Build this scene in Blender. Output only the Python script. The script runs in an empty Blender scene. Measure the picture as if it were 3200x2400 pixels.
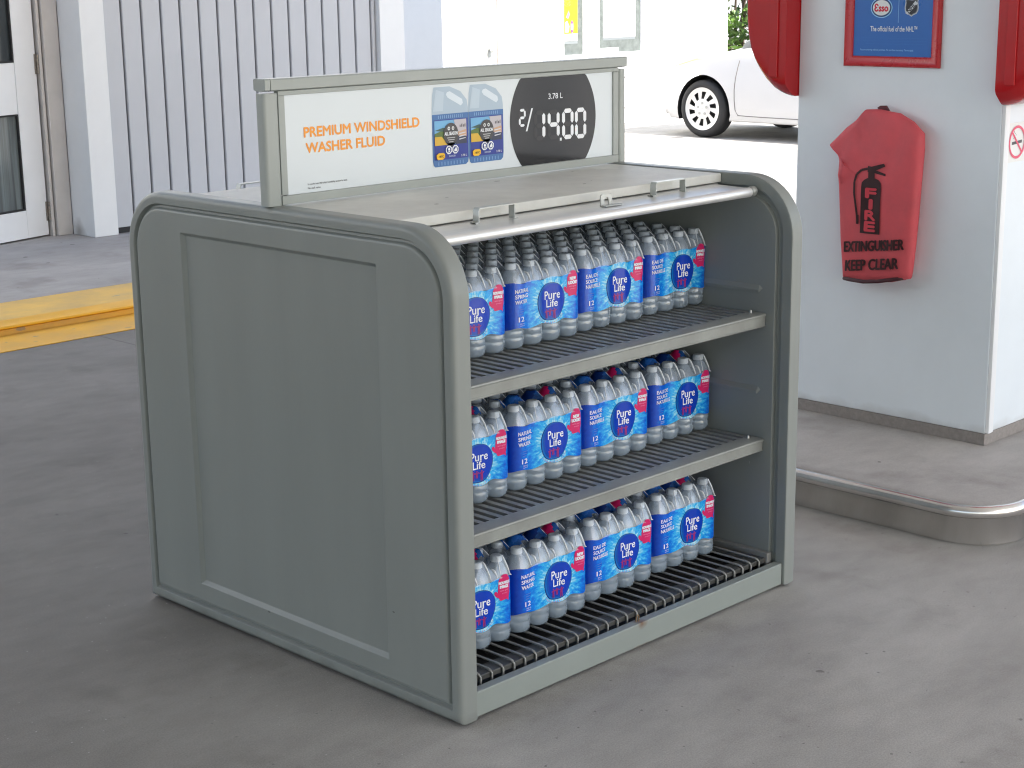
import bpy, bmesh, math, random
from mathutils import Vector, Matrix
from mathutils.geometry import tessellate_polygon
rad = math.radians
random.seed(7)
sc = bpy.context.scene
COL = sc.collection

# ------------------------------------------------------------------ camera, sky, sun, exposure
cam = bpy.data.cameras.new("camera")
cam.sensor_width = 36.0
cam.lens = 58.82
cam.clip_end = 2000
camo = bpy.data.objects.new("camera", cam)
COL.objects.link(camo)
pitch, yaw, roll = rad(13.5574), rad(45.1911), rad(-0.82577)
fw = Vector((math.sin(yaw) * math.cos(pitch), math.cos(yaw) * math.cos(pitch), -math.sin(pitch)))
rt = Vector((math.cos(yaw), -math.sin(yaw), 0))
up = rt.cross(fw)
r2 = rt * math.cos(roll) + up * math.sin(roll)
u2 = up * math.cos(roll) - rt * math.sin(roll)
mw = Matrix((r2, u2, -fw)).transposed().to_4x4()
mw.translation = Vector((-2.5091, -2.6766, 1.7263))
camo.matrix_world = mw
sc.camera = camo

SUN_EL, SUN_AZ = rad(44), math.atan2(0.10, -0.995)      # azimuth from +Y towards +X
sd = Vector((math.sin(SUN_AZ) * math.cos(SUN_EL), math.cos(SUN_AZ) * math.cos(SUN_EL), math.sin(SUN_EL)))
world = bpy.data.worlds.new("World")
sc.world = world
world.use_nodes = True
wn = world.node_tree
wn.nodes.clear()
sky = wn.nodes.new("ShaderNodeTexSky")
sky.sky_type = 'NISHITA'
sky.sun_disc = False
sky.sun_elevation = SUN_EL
sky.sun_rotation = SUN_AZ
sky.dust_density = 2.0
bg = wn.nodes.new("ShaderNodeBackground")
bg.inputs[1].default_value = 0.13
wo = wn.nodes.new("ShaderNodeOutputWorld")
wn.links.new(sky.outputs[0], bg.inputs[0])
wn.links.new(bg.outputs[0], wo.inputs[0])
sun = bpy.data.lights.new("sun", 'SUN')
sun.energy = 4.2
sun.angle = rad(0.5)
sun.color = (1.0, 0.955, 0.89)
suno = bpy.data.objects.new("sun", sun)
COL.objects.link(suno)
suno.rotation_euler = sd.to_track_quat('Z', 'Y').to_euler()
sc.view_settings.view_transform = 'Standard'
sc.view_settings.look = 'None'
sc.view_settings.exposure = 1.68
sc.view_settings.gamma = 1.0
sc.render.engine = 'CYCLES'
cy = sc.cycles
cy.use_denoising = True
cy.filter_width = 1.15
cy.max_bounces = 12
cy.diffuse_bounces = 6
cy.transmission_bounces = 10
cy.transparent_max_bounces = 24
cy.caustics_reflective = False
cy.caustics_refractive = False
cy.blur_glossy = 0.5
cy.sample_clamp_indirect = 8

# ------------------------------------------------------------------ materials
def lin(c):
    c = c / 255.0
    return c / 12.92 if c <= 0.04045 else ((c + 0.055) / 1.055) ** 2.4
_m = {}
def mat(name, col, rough=0.5, metal=0.0, var=0.0, vscale=6.0, bump=0.0, bscale=150.0, coat=0.0, spec=0.5, stretch=None, alt=None):
    """Principled paint / metal / plastic with a little noise in colour, gloss and relief."""
    m = bpy.data.materials.new(name)
    m.use_nodes = True
    nt = m.node_tree
    b = nt.nodes["Principled BSDF"]
    b.inputs["Base Color"].default_value = (*col, 1)
    b.inputs["Roughness"].default_value = rough
    b.inputs["Metallic"].default_value = metal
    b.inputs["Specular IOR Level"].default_value = spec
    b.inputs["Coat Weight"].default_value = coat
    b.inputs["Coat Roughness"].default_value = 0.08
    tc = nt.nodes.new("ShaderNodeTexCoord")
    mp = nt.nodes.new("ShaderNodeMapping")
    nt.links.new(tc.outputs["Object"], mp.inputs["Vector"])
    if stretch: mp.inputs["Scale"].default_value = stretch
    if var > 0:
        n = nt.nodes.new("ShaderNodeTexNoise")
        n.inputs["Scale"].default_value = vscale
        n.inputs["Detail"].default_value = 6
        n.inputs["Roughness"].default_value = 0.62
        nt.links.new(mp.outputs[0], n.inputs["Vector"])
        r = nt.nodes.new("ShaderNodeValToRGB")
        r.color_ramp.elements[0].position = 0.3
        r.color_ramp.elements[1].position = 0.7
        a = alt or col
        r.color_ramp.elements[0].color = (*[min(1, x * (1 - var)) for x in a], 1)
        r.color_ramp.elements[1].color = (*[min(1, x * (1 + var)) for x in col], 1)
        nt.links.new(n.outputs["Fac"], r.inputs["Fac"])
        nt.links.new(r.outputs[0], b.inputs["Base Color"])
        mr = nt.nodes.new("ShaderNodeMapRange")
        mr.inputs["To Min"].default_value = max(0.02, rough - 0.08)
        mr.inputs["To Max"].default_value = min(1, rough + 0.08)
        nt.links.new(n.outputs["Fac"], mr.inputs["Value"])
        nt.links.new(mr.outputs[0], b.inputs["Roughness"])
    if bump > 0:
        n2 = nt.nodes.new("ShaderNodeTexNoise")
        n2.inputs["Scale"].default_value = bscale
        n2.inputs["Detail"].default_value = 3
        nt.links.new(mp.outputs[0], n2.inputs["Vector"])
        bp = nt.nodes.new("ShaderNodeBump")
        bp.inputs["Strength"].default_value = bump
        bp.inputs["Distance"].default_value = 0.002
        nt.links.new(n2.outputs["Fac"], bp.inputs["Height"])
        nt.links.new(bp.outputs[0], b.inputs["Normal"])
    return m
def ink(r, g, b, rough=0.45):
    """flat printing ink given as an sRGB triple"""
    k = ('ink', r, g, b, rough)
    if k not in _m:
        _m[k] = mat("ink_%d_%d_%d" % (r, g, b), (lin(r), lin(g), lin(b)), rough)
    return _m[k]

def concrete(name, base, dark, speck=0.5, joints=(), left_shade=False):
    m = bpy.data.materials.new(name)
    m.use_nodes = True
    nt = m.node_tree
    b = nt.nodes["Principled BSDF"]
    b.inputs["Roughness"].default_value = 0.75
    tc = nt.nodes.new("ShaderNodeTexCoord")
    def noise(s, d=8, r=0.6, sx=None):
        n = nt.nodes.new("ShaderNodeTexNoise")
        n.inputs["Scale"].default_value = s
        n.inputs["Detail"].default_value = d
        n.inputs["Roughness"].default_value = r
        if sx:
            mp = nt.nodes.new("ShaderNodeMapping")
            mp.inputs["Scale"].default_value = sx
            mp.inputs["Rotation"].default_value = (0, 0, 0.5)
            nt.links.new(tc.outputs["Object"], mp.inputs["Vector"])
            nt.links.new(mp.outputs[0], n.inputs["Vector"])
        else:
            nt.links.new(tc.outputs["Object"], n.inputs["Vector"])
        return n
    def ramp(src, p0, c0, p1, c1):
        r = nt.nodes.new("ShaderNodeValToRGB")
        r.color_ramp.elements[0].position = p0
        r.color_ramp.elements[1].position = p1
        r.color_ramp.elements[0].color = (*c0, 1)
        r.color_ramp.elements[1].color = (*c1, 1)
        nt.links.new(src, r.inputs["Fac"])
        return r.outputs[0]
    def mix(mode, f, a, c):
        x = nt.nodes.new("ShaderNodeMix")
        x.data_type = 'RGBA'
        x.blend_type = mode
        x.inputs[0].default_value = f
        nt.links.new(a, x.inputs[6])
        nt.links.new(c, x.inputs[7])
        return x.outputs[2]
    W = (1, 1, 1)
    c = ramp(noise(1.1, 10, 0.62, (1, 1.6, 1)).outputs["Fac"], 0.34, dark, 0.66, base)
    c = mix('MULTIPLY', 0.8, c, ramp(noise(7, 6, 0.6, (1, 2.2, 1)).outputs["Fac"], 0.36, (0.89, 0.885, 0.885), 0.6, W))
    c = mix('MULTIPLY', speck, c, ramp(noise(240, 3, 0.75).outputs["Fac"], 0.35, (0.72, 0.72, 0.72), 0.65, (1.12, 1.12, 1.12)))
    # small tar spots and chips
    v = nt.nodes.new("ShaderNodeTexVoronoi")
    v.inputs["Scale"].default_value = 5.0
    v.inputs["Randomness"].default_value = 1.0
    nt.links.new(tc.outputs["Object"], v.inputs["Vector"])
    nw = noise(40, 3)
    ad = nt.nodes.new("ShaderNodeMath")
    ad.operation = 'MULTIPLY_ADD'
    nt.links.new(nw.outputs["Fac"], ad.inputs[0])
    ad.inputs[1].default_value = 0.16
    nt.links.new(v.outputs["Distance"], ad.inputs[2])
    c = mix('MULTIPLY', 0.8, c, ramp(ad.outputs[0], 0.105, (0.45, 0.44, 0.43), 0.125, W))
    # oil stains in scattered soft patches
    c = mix('MULTIPLY', 0.5, c, ramp(noise(2.6, 5, 0.55, (1.3, 1, 1)).outputs["Fac"], 0.3, (0.6, 0.58, 0.57), 0.44, W))
    if left_shade:      # dimmer light over the floor left of the cabinet, painted into the colour
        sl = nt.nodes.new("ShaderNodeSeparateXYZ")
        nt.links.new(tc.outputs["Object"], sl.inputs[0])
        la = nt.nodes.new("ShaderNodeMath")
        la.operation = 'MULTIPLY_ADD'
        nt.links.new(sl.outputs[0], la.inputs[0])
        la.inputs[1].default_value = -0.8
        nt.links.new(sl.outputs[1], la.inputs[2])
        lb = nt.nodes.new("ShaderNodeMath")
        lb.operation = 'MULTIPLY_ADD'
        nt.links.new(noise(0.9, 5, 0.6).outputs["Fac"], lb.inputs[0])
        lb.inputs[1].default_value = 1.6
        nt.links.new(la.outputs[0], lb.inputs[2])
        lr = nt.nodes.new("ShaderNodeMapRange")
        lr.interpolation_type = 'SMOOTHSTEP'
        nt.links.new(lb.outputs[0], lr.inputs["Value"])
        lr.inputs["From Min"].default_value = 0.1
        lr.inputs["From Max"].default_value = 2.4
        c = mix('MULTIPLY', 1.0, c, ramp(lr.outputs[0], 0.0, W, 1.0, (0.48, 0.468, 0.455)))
    if joints:
        sp = nt.nodes.new("ShaderNodeSeparateXYZ")
        nt.links.new(tc.outputs["Object"], sp.inputs[0])
        for ax, pos in joints:
            a = nt.nodes.new("ShaderNodeMath")
            a.operation = 'SUBTRACT'
            nt.links.new(sp.outputs[ax], a.inputs[0])
            a.inputs[1].default_value = pos
            n3 = noise(9, 3)
            a2 = nt.nodes.new("ShaderNodeMath")
            a2.operation = 'MULTIPLY_ADD'
            nt.links.new(n3.outputs["Fac"], a2.inputs[0])
            a2.inputs[1].default_value = 0.012
            nt.links.new(a.outputs[0], a2.inputs[2])
            a3 = nt.nodes.new("ShaderNodeMath")
            a3.operation = 'ABSOLUTE'
            nt.links.new(a2.outputs[0], a3.inputs[0])
            far = nt.nodes.new("ShaderNodeMapRange")
            nt.links.new(sp.outputs[1], far.inputs["Value"])
            far.inputs["From Min"].default_value = 3.2
            far.inputs["From Max"].default_value = 3.9
            far.inputs["To Min"].default_value = 0.01
            far.inputs["To Max"].default_value = 0.0
            a4 = nt.nodes.new("ShaderNodeMath")
            a4.operation = 'ADD'
            nt.links.new(a3.outputs[0], a4.inputs[0])
            nt.links.new(far.outputs[0], a4.inputs[1])
            a3 = a4
            c = mix('MULTIPLY', 0.8, c, ramp(a3.outputs[0], 0.002, (0.4, 0.38, 0.37), 0.006, W))
    nt.links.new(c, b.inputs["Base Color"])
    nb = noise(90, 6, 0.7)
    bp = nt.nodes.new("ShaderNodeBump")
    bp.inputs["Strength"].default_value = 0.25
    bp.inputs["Distance"].default_value = 0.004
    nt.links.new(nb.outputs["Fac"], bp.inputs["Height"])
    nt.links.new(bp.outputs[0], b.inputs["Normal"])
    return m

M = {}
M['ground'] = concrete("ground_concrete", (0.482, 0.468, 0.440), (0.347, 0.335, 0.313), 0.8, left_shade=True, joints=((0, 1.93),))
M['apron'] = concrete("sidewalk_concrete", (0.43, 0.402, 0.372), (0.33, 0.308, 0.285), 0.4)
M['island'] = concrete("island_concrete", (0.475, 0.452, 0.425), (0.365, 0.345, 0.325), 0.5)
M['yellow'] = mat("yellow_kerb_paint", (0.74, 0.385, 0.016), 0.42, var=0.14, vscale=3.2, bump=0.25, bscale=60, alt=(0.68, 0.38, 0.07))
M['nose'] = mat("fresh_yellow_nose_paint", (0.82, 0.41, 0.005), 0.36, var=0.06, vscale=5, bump=0.15, bscale=50)
M['yellowdust'] = mat("dusty_yellow_paint", (0.72, 0.44, 0.09), 0.6, var=0.12, vscale=4, bump=0.2, bscale=70, alt=(0.64, 0.41, 0.13))
M['cab'] = mat("cabinet_grey_green_plastic", (0.246, 0.263, 0.248), 0.42, var=0.045, vscale=2.2, bump=0.05, bscale=420, stretch=(3, 3, 0.45))
M['cabtop'] = mat("cabinet_pale_top", (0.70, 0.70, 0.66), 0.55, var=0.06, vscale=7, bump=0.04, bscale=300, alt=(0.64, 0.64, 0.60))  # lid paler than the side panels
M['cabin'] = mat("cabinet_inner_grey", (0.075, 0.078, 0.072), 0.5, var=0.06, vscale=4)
M['alu'] = mat("brushed_aluminium", (0.80, 0.80, 0.79), 0.36, 0.55, var=0.05, vscale=12, bump=0.06, bscale=70, stretch=(0.1, 6, 6))
M['galv'] = mat("galvanised_steel", (0.47, 0.48, 0.46), 0.4, 0.6, var=0.08, vscale=20)
M['strap'] = mat("light_grey_strap", (0.52, 0.54, 0.52), 0.38, 0.2, var=0.06, vscale=30)
M['wire'] = mat("grey_coated_wire", (0.30, 0.30, 0.285), 0.42, 0.25, var=0.1, vscale=15)
M['shelf'] = mat("shelf_grey_paint", (0.30, 0.315, 0.295), 0.42, 0.1, var=0.09, vscale=9, alt=(0.27, 0.275, 0.255))
M['black'] = mat("dark_tray", (0.022, 0.022, 0.022), 0.6, var=0.2, vscale=10)
M['rubber'] = mat("black_rubber", (0.02, 0.02, 0.021), 0.7, var=0.15, vscale=20)
M['white'] = mat("white_wall_paint", (0.78, 0.79, 0.79), 0.55, var=0.03, vscale=2.5)
M['whitedirty'] = mat("white_door_paint", (0.78, 0.79, 0.80), 0.42, var=0.03, vscale=3)
M['beige'] = mat("beige_frame", (0.58, 0.55, 0.52), 0.5, var=0.08, vscale=4)
M['slat'] = mat("grey_slat_enamel", (0.50, 0.515, 0.545), 0.40, 0.0, var=0.03, vscale=2)
M['pillar'] = mat("white_pillar_enamel", (0.76, 0.82, 0.87), 0.34, var=0.03, vscale=3.5)
M['pillartrim'] = mat("white_corner_trim", (0.80, 0.82, 0.84), 0.35)
M['plinth'] = mat("brown_plinth", (0.27, 0.245, 0.23), 0.6, var=0.15, vscale=60)
M['steel'] = mat("stainless_kerb_steel", (0.74, 0.72, 0.70), 0.24, 1.0, var=0.12, vscale=5, bump=0.05, bscale=40, stretch=(1, 1, 0.15))
M['red'] = mat("glossy_red_fibreglass", (0.45, 0.006, 0.010), 0.22, coat=0.2, spec=0.35, var=0.06, vscale=4)
M['redframe'] = mat("red_frame_plastic", (0.50, 0.020, 0.028), 0.28, var=0.08, vscale=10)
M['vinyl'] = mat("red_vinyl_cloth", (0.64, 0.085, 0.102), 0.65, var=0.09, vscale=9, bump=0.2, bscale=900, alt=(0.60, 0.090, 0.108))
M['carpaint'] = mat("white_car_paint", (0.66, 0.65, 0.645), 0.22, coat=0.5, var=0.01, vscale=2)
M['rim'] = mat("silver_wheel_rim", (0.74, 0.73, 0.71), 0.3, 0.3)
M['glass'] = mat("dark_glass", (0.035, 0.042, 0.045), 0.06, var=0.5, vscale=3, stretch=(1, 1, 0.2))
M['shopglass'] = mat("grey_shop_glass", (0.10, 0.115, 0.11), 0.08, var=0.3, vscale=9)
M['brass'] = mat("old_hinge_metal", (0.30, 0.27, 0.24), 0.4, 0.8, var=0.2, vscale=60)
M['amber'] = mat("amber_lamp_lens", (0.80, 0.50, 0.22), 0.15, coat=0.5, var=0.2, vscale=8)
M['leaf'] = mat("green_leaf", (0.11, 0.20, 0.03), 0.45, var=0.5, vscale=1.5, alt=(0.05, 0.11, 0.02))
M['bark'] = mat("shrub_bark", (0.09, 0.065, 0.045), 0.8, var=0.3, vscale=20)
M['canopy'] = mat("white_canopy_soffit", (0.74, 0.74, 0.73), 0.5, var=0.02, vscale=1)
M['cap'] = mat("white_bottle_cap", (0.84, 0.88, 0.90), 0.3, var=0.04, vscale=60)

def bottle_mat():
    m = bpy.data.materials.new("clear_pet_with_water")
    m.use_nodes = True
    nt = m.node_tree
    nt.nodes.clear()
    out = nt.nodes.new("ShaderNodeOutputMaterial")
    g = nt.nodes.new("ShaderNodeBsdfRefraction")
    g.inputs["Color"].default_value = (0.93, 0.96, 0.98, 1)
    g.inputs["IOR"].default_value = 1.15
    g.inputs["Roughness"].default_value = 0.08
    d = nt.nodes.new("ShaderNodeBsdfDiffuse")
    d.inputs["Color"].default_value = (0.66, 0.80, 0.94, 1)
    t = nt.nodes.new("ShaderNodeBsdfTransparent")
    t.inputs["Color"].default_value = (0.78, 0.87, 0.95, 1)
    m1 = nt.nodes.new("ShaderNodeMixShader")
    m1.inputs[0].default_value = 0.50
    nt.links.new(t.outputs[0], m1.inputs[1])
    nt.links.new(d.outputs[0], m1.inputs[2])
    m3 = nt.nodes.new("ShaderNodeMixShader")
    m3.inputs[0].default_value = 0.25
    nt.links.new(m1.outputs[0], m3.inputs[1])
    nt.links.new(g.outputs[0], m3.inputs[2])
    gl = nt.nodes.new("ShaderNodeBsdfGlossy")
    gl.inputs["Roughness"].default_value = 0.06
    m2 = nt.nodes.new("ShaderNodeMixShader")
    nt.links.new(m3.outputs[0], m2.inputs[1])
    nt.links.new(gl.outputs[0], m2.inputs[2])
    tc = nt.nodes.new("ShaderNodeTexCoord")
    n = nt.nodes.new("ShaderNodeTexNoise")
    n.inputs["Scale"].default_value = 70
    nt.links.new(tc.outputs["Object"], n.inputs["Vector"])
    bp = nt.nodes.new("ShaderNodeBump")
    bp.inputs["Strength"].default_value = 0.35
    bp.inputs["Distance"].default_value = 0.004
    nt.links.new(n.outputs["Fac"], bp.inputs["Height"])
    for x in (gl, g): nt.links.new(bp.outputs[0], x.inputs["Normal"])
    nt.links.new(sheen(nt, 0.10, 0.75, 2.2, bp.outputs[0]), m2.inputs[0])
    nt.links.new(m2.outputs[0], out.inputs[0])
    return m
def sheen(nt, lo, hi, pw, normal=None):
    """reflectivity that rises towards grazing view, the same from both sides of the sheet"""
    lw = nt.nodes.new("ShaderNodeLayerWeight")
    lw.inputs["Blend"].default_value = 0.5
    if normal: nt.links.new(normal, lw.inputs["Normal"])
    p = nt.nodes.new("ShaderNodeMath"); p.operation = 'POWER'
    nt.links.new(lw.outputs["Facing"], p.inputs[0]); p.inputs[1].default_value = pw
    a = nt.nodes.new("ShaderNodeMath"); a.operation = 'MULTIPLY_ADD'
    nt.links.new(p.outputs[0], a.inputs[0]); a.inputs[1].default_value = hi - lo; a.inputs[2].default_value = lo
    return a.outputs[0]
def film_mat(name="clear_shrink_film", haze=0.24):
    m = bpy.data.materials.new(name)
    m.use_nodes = True
    nt = m.node_tree
    nt.nodes.clear()
    out = nt.nodes.new("ShaderNodeOutputMaterial")
    t = nt.nodes.new("ShaderNodeBsdfTransparent")
    t.inputs["Color"].default_value = (0.97, 0.98, 0.99, 1)
    gl = nt.nodes.new("ShaderNodeBsdfGlossy")
    gl.inputs["Roughness"].default_value = 0.10
    tc = nt.nodes.new("ShaderNodeTexCoord")
    mp = nt.nodes.new("ShaderNodeMapping")
    mp.inputs["Scale"].default_value = (1, 1, 0.18)
    n = nt.nodes.new("ShaderNodeTexNoise")
    n.inputs["Scale"].default_value = 85
    n.inputs["Detail"].default_value = 2
    nt.links.new(tc.outputs["Object"], mp.inputs[0])
    nt.links.new(mp.outputs[0], n.inputs["Vector"])
    bp = nt.nodes.new("ShaderNodeBump")
    bp.inputs["Strength"].default_value = 0.5
    bp.inputs["Distance"].default_value = 0.006
    nt.links.new(n.outputs["Fac"], bp.inputs["Height"])
    nt.links.new(bp.outputs[0], gl.inputs["Normal"])
    m2 = nt.nodes.new("ShaderNodeMixShader")
    nt.links.new(sheen(nt, 0.07, 0.60, 2.4, bp.outputs[0]), m2.inputs[0])
    df = nt.nodes.new("ShaderNodeBsdfDiffuse")
    df.inputs["Color"].default_value = (0.62, 0.72, 0.84, 1) if haze < 0.5 else (0.90, 0.93, 0.96, 1)
    mh = nt.nodes.new("ShaderNodeMixShader")
    mh.inputs[0].default_value = haze
    nt.links.new(t.outputs[0], mh.inputs[1])
    nt.links.new(df.outputs[0], mh.inputs[2])
    nt.links.new(mh.outputs[0], m2.inputs[1])
    nt.links.new(gl.outputs[0], m2.inputs[2])
    nt.links.new(m2.outputs[0], out.inputs[0])
    return m
def label_mat():
    """printed film: a pale splash of water round the badge, deep blue at the left"""
    m = bpy.data.materials.new("blue_printed_film")
    m.use_nodes = True
    nt = m.node_tree
    b = nt.nodes["Principled BSDF"]
    b.inputs["Roughness"].default_value = 0.22
    b.inputs["Coat Weight"].default_value = 0.15
    uv = nt.nodes.new("ShaderNodeUVMap")
    sp = nt.nodes.new("ShaderNodeSeparateXYZ")
    nt.links.new(uv.outputs[0], sp.inputs[0])
    def mth(op, a, c=None, k=None):
        x = nt.nodes.new("ShaderNodeMath")
        x.operation = op
        for i, q in enumerate((a, c, k)):
            if q is None: continue
            if isinstance(q, (int, float)): x.inputs[i].default_value = q
            else: nt.links.new(q, x.inputs[i])
        return x.outputs[0]
    dx = mth('MULTIPLY', mth('SUBTRACT', sp.outputs[0], 0.55), 2.35)
    dy = mth('SUBTRACT', sp.outputs[1], 0.46)
    dist = mth('SQRT', mth('ADD', mth('MULTIPLY', dx, dx), mth('MULTIPLY', dy, dy)))
    ang = mth('ARCTAN2', dy, dx)
    cb = nt.nodes.new("ShaderNodeCombineXYZ")
    nt.links.new(mth('MULTIPLY', mth('SINE', ang), 9.0), cb.inputs[0])
    nt.links.new(mth('MULTIPLY', mth('COSINE', ang), 9.0), cb.inputs[1])
    nt.links.new(mth('MULTIPLY', dist, 5.0), cb.inputs[2])
    n = nt.nodes.new("ShaderNodeTexNoise")
    n.inputs["Scale"].default_value = 1.0
    n.inputs["Detail"].default_value = 5
    n.inputs["Roughness"].default_value = 0.7
    nt.links.new(cb.outputs[0], n.inputs["Vector"])
    n2 = nt.nodes.new("ShaderNodeTexNoise")
    n2.inputs["Scale"].default_value = 16
    n2.inputs["Detail"].default_value = 4
    nt.links.new(uv.outputs[0], n2.inputs["Vector"])
    val = mth('ADD', mth('MULTIPLY', dist, 0.92), mth('MULTIPLY', mth('SUBTRACT', n.outputs["Fac"], 0.5), 1.15))
    val = mth('ADD', val, mth('MULTIPLY', mth('SUBTRACT', n2.outputs["Fac"], 0.5), 0.55))
    r = nt.nodes.new("ShaderNodeValToRGB")
    els = r.color_ramp.elements
    els[0].position, els[0].color = 0.27, (0.50, 0.86, 0.95, 1)
    els[1].position, els[1].color = 1.0, (0.003, 0.11, 0.66, 1)
    e = els.new(0.52); e.color = (0.035, 0.48, 0.90, 1)
    e = els.new(0.74); e.color = (0.004, 0.24, 0.82, 1)
    nt.links.new(val, r.inputs["Fac"])
    lf = nt.nodes.new("ShaderNodeMapRange")
    lf.inputs["From Min"].default_value = -0.01
    lf.inputs["From Max"].default_value = 0.10
    lf.inputs["To Min"].default_value = 1
    lf.inputs["To Max"].default_value = 0
    nt.links.new(mth('ADD', sp.outputs[0], mth('MULTIPLY', mth('SUBTRACT', n.outputs["Fac"], 0.5), 0.12)), lf.inputs["Value"])
    mx = nt.nodes.new("ShaderNodeMix")
    mx.data_type = 'RGBA'
    nt.links.new(lf.outputs[0], mx.inputs[0])
    nt.links.new(r.outputs[0], mx.inputs[6])
    mx.inputs[7].default_value = (0.003, 0.045, 0.40, 1)
    nt.links.new(mx.outputs[2], b.inputs["Base Color"])
    return m
M['pet'] = bottle_mat()
M['film'] = film_mat()
M['pleat'] = film_mat("film_fold_highlight", 0.72)  # whitened folds that carry the film's highlights in their colour
M['label'] = label_mat()
M['sleeve'] = mat("bottle_own_label", (0.10, 0.30, 0.55), 0.35, var=0.3, vscale=60)
M['sleevetop'] = mat("bottle_label_pink_rim", (0.42, 0.10, 0.16), 0.4)
M['topprint'] = mat("printed_film_top", (0.010, 0.075, 0.28), 0.25, var=0.7, vscale=30)

def add_stain(m, centre, radius, col, squash=(1, 1, 1), amt=0.85, grain=None):
    """a stain with its own shape around one point of the object"""
    nt = m.node_tree
    b = nt.nodes["Principled BSDF"]
    src = b.inputs["Base Color"].links[0].from_socket
    tc = nt.nodes.new("ShaderNodeTexCoord")
    mp = nt.nodes.new("ShaderNodeMapping")
    mp.vector_type = 'TEXTURE'
    mp.inputs["Location"].default_value = centre
    mp.inputs["Scale"].default_value = [radius * q for q in squash]
    nt.links.new(tc.outputs["Object"], mp.inputs[0])
    ln = nt.nodes.new("ShaderNodeVectorMath")
    ln.operation = 'LENGTH'
    nt.links.new(mp.outputs[0], ln.inputs[0])
    n = nt.nodes.new("ShaderNodeTexNoise")
    n.inputs["Scale"].default_value = grain or 5.0 / (radius * 10)
    n.inputs["Detail"].default_value = 6
    nt.links.new(tc.outputs["Object"], n.inputs["Vector"])
    ad = nt.nodes.new("ShaderNodeMath")
    ad.operation = 'MULTIPLY_ADD'
    nt.links.new(n.outputs["Fac"], ad.inputs[0])
    ad.inputs[1].default_value = 1.6
    nt.links.new(ln.outputs["Value"], ad.inputs[2])
    mr = nt.nodes.new("ShaderNodeMapRange")
    mr.inputs["From Min"].default_value = 0.9
    mr.inputs["From Max"].default_value = 1.7
    mr.inputs["To Min"].default_value = amt
    mr.inputs["To Max"].default_value = 0
    nt.links.new(ad.outputs[0], mr.inputs["Value"])
    x = nt.nodes.new("ShaderNodeMix")
    x.data_type = 'RGBA'
    nt.links.new(mr.outputs[0], x.inputs[0])
    nt.links.new(src, x.inputs[6])
    x.inputs[7].default_value = (*col, 1)
    nt.links.new(x.outputs[2], b.inputs["Base Color"])

def add_chips(m, scale, size, col, squash=(1, 1, 1)):
    """sparse small chips and flecks of dirt"""
    nt = m.node_tree
    b = nt.nodes["Principled BSDF"]
    src = b.inputs["Base Color"].links[0].from_socket
    tc = nt.nodes.new("ShaderNodeTexCoord")
    mp = nt.nodes.new("ShaderNodeMapping")
    mp.inputs["Scale"].default_value = squash
    nt.links.new(tc.outputs["Object"], mp.inputs[0])
    v = nt.nodes.new("ShaderNodeTexVoronoi")
    v.inputs["Scale"].default_value = scale
    nt.links.new(mp.outputs[0], v.inputs["Vector"])
    n = nt.nodes.new("ShaderNodeTexNoise")
    n.inputs["Scale"].default_value = scale * 6
    nt.links.new(mp.outputs[0], n.inputs["Vector"])
    sp = nt.nodes.new("ShaderNodeSeparateColor")
    nt.links.new(v.outputs["Color"], sp.inputs[0])
    lim = nt.nodes.new("ShaderNodeMath"); lim.operation = 'MULTIPLY'
    nt.links.new(sp.outputs[0], lim.inputs[0]); lim.inputs[1].default_value = size * 1.6
    lim2 = nt.nodes.new("ShaderNodeMath"); lim2.operation = 'MULTIPLY'
    nt.links.new(lim.outputs[0], lim2.inputs[0]); nt.links.new(n.outputs["Fac"], lim2.inputs[1])
    lt_ = nt.nodes.new("ShaderNodeMath"); lt_.operation = 'LESS_THAN'
    nt.links.new(v.outputs["Distance"], lt_.inputs[0]); nt.links.new(lim2.outputs[0], lt_.inputs[1])
    f = nt.nodes.new("ShaderNodeMath"); f.operation = 'MULTIPLY'
    nt.links.new(lt_.outputs[0], f.inputs[0]); f.inputs[1].default_value = 0.8
    x = nt.nodes.new("ShaderNodeMix"); x.data_type = 'RGBA'
    nt.links.new(f.outputs[0], x.inputs[0]); nt.links.new(src, x.inputs[6])
    x.inputs[7].default_value = (*col, 1)
    nt.links.new(x.outputs[2], b.inputs["Base Color"])
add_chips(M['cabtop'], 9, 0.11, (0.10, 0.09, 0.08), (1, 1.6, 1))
add_chips(M['yellow'], 14, 0.22, (0.30, 0.22, 0.12), (0.5, 1, 1))
add_chips(M['yellowdust'], 11, 0.22, (0.33, 0.27, 0.17), (0.4, 1, 1))
add_chips(M['apron'], 6, 0.12, (0.12, 0.11, 0.10))
add_chips(M['island'], 7, 0.12, (0.12, 0.11, 0.10))
add_chips(M['cab'], 5, 0.05, (0.36, 0.375, 0.355), (1, 1, 0.35))
add_chips(M['cab'], 11, 0.04, (0.10, 0.105, 0.10), (1, 0.5, 1))
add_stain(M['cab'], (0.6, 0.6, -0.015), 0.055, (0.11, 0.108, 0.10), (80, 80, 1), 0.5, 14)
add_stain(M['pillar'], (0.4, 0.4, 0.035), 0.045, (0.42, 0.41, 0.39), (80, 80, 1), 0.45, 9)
add_chips(M["ground"], 24, 0.11, (0.15, 0.145, 0.14))
add_chips(M['ground'], 33, 0.085, (0.50, 0.485, 0.465))
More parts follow.
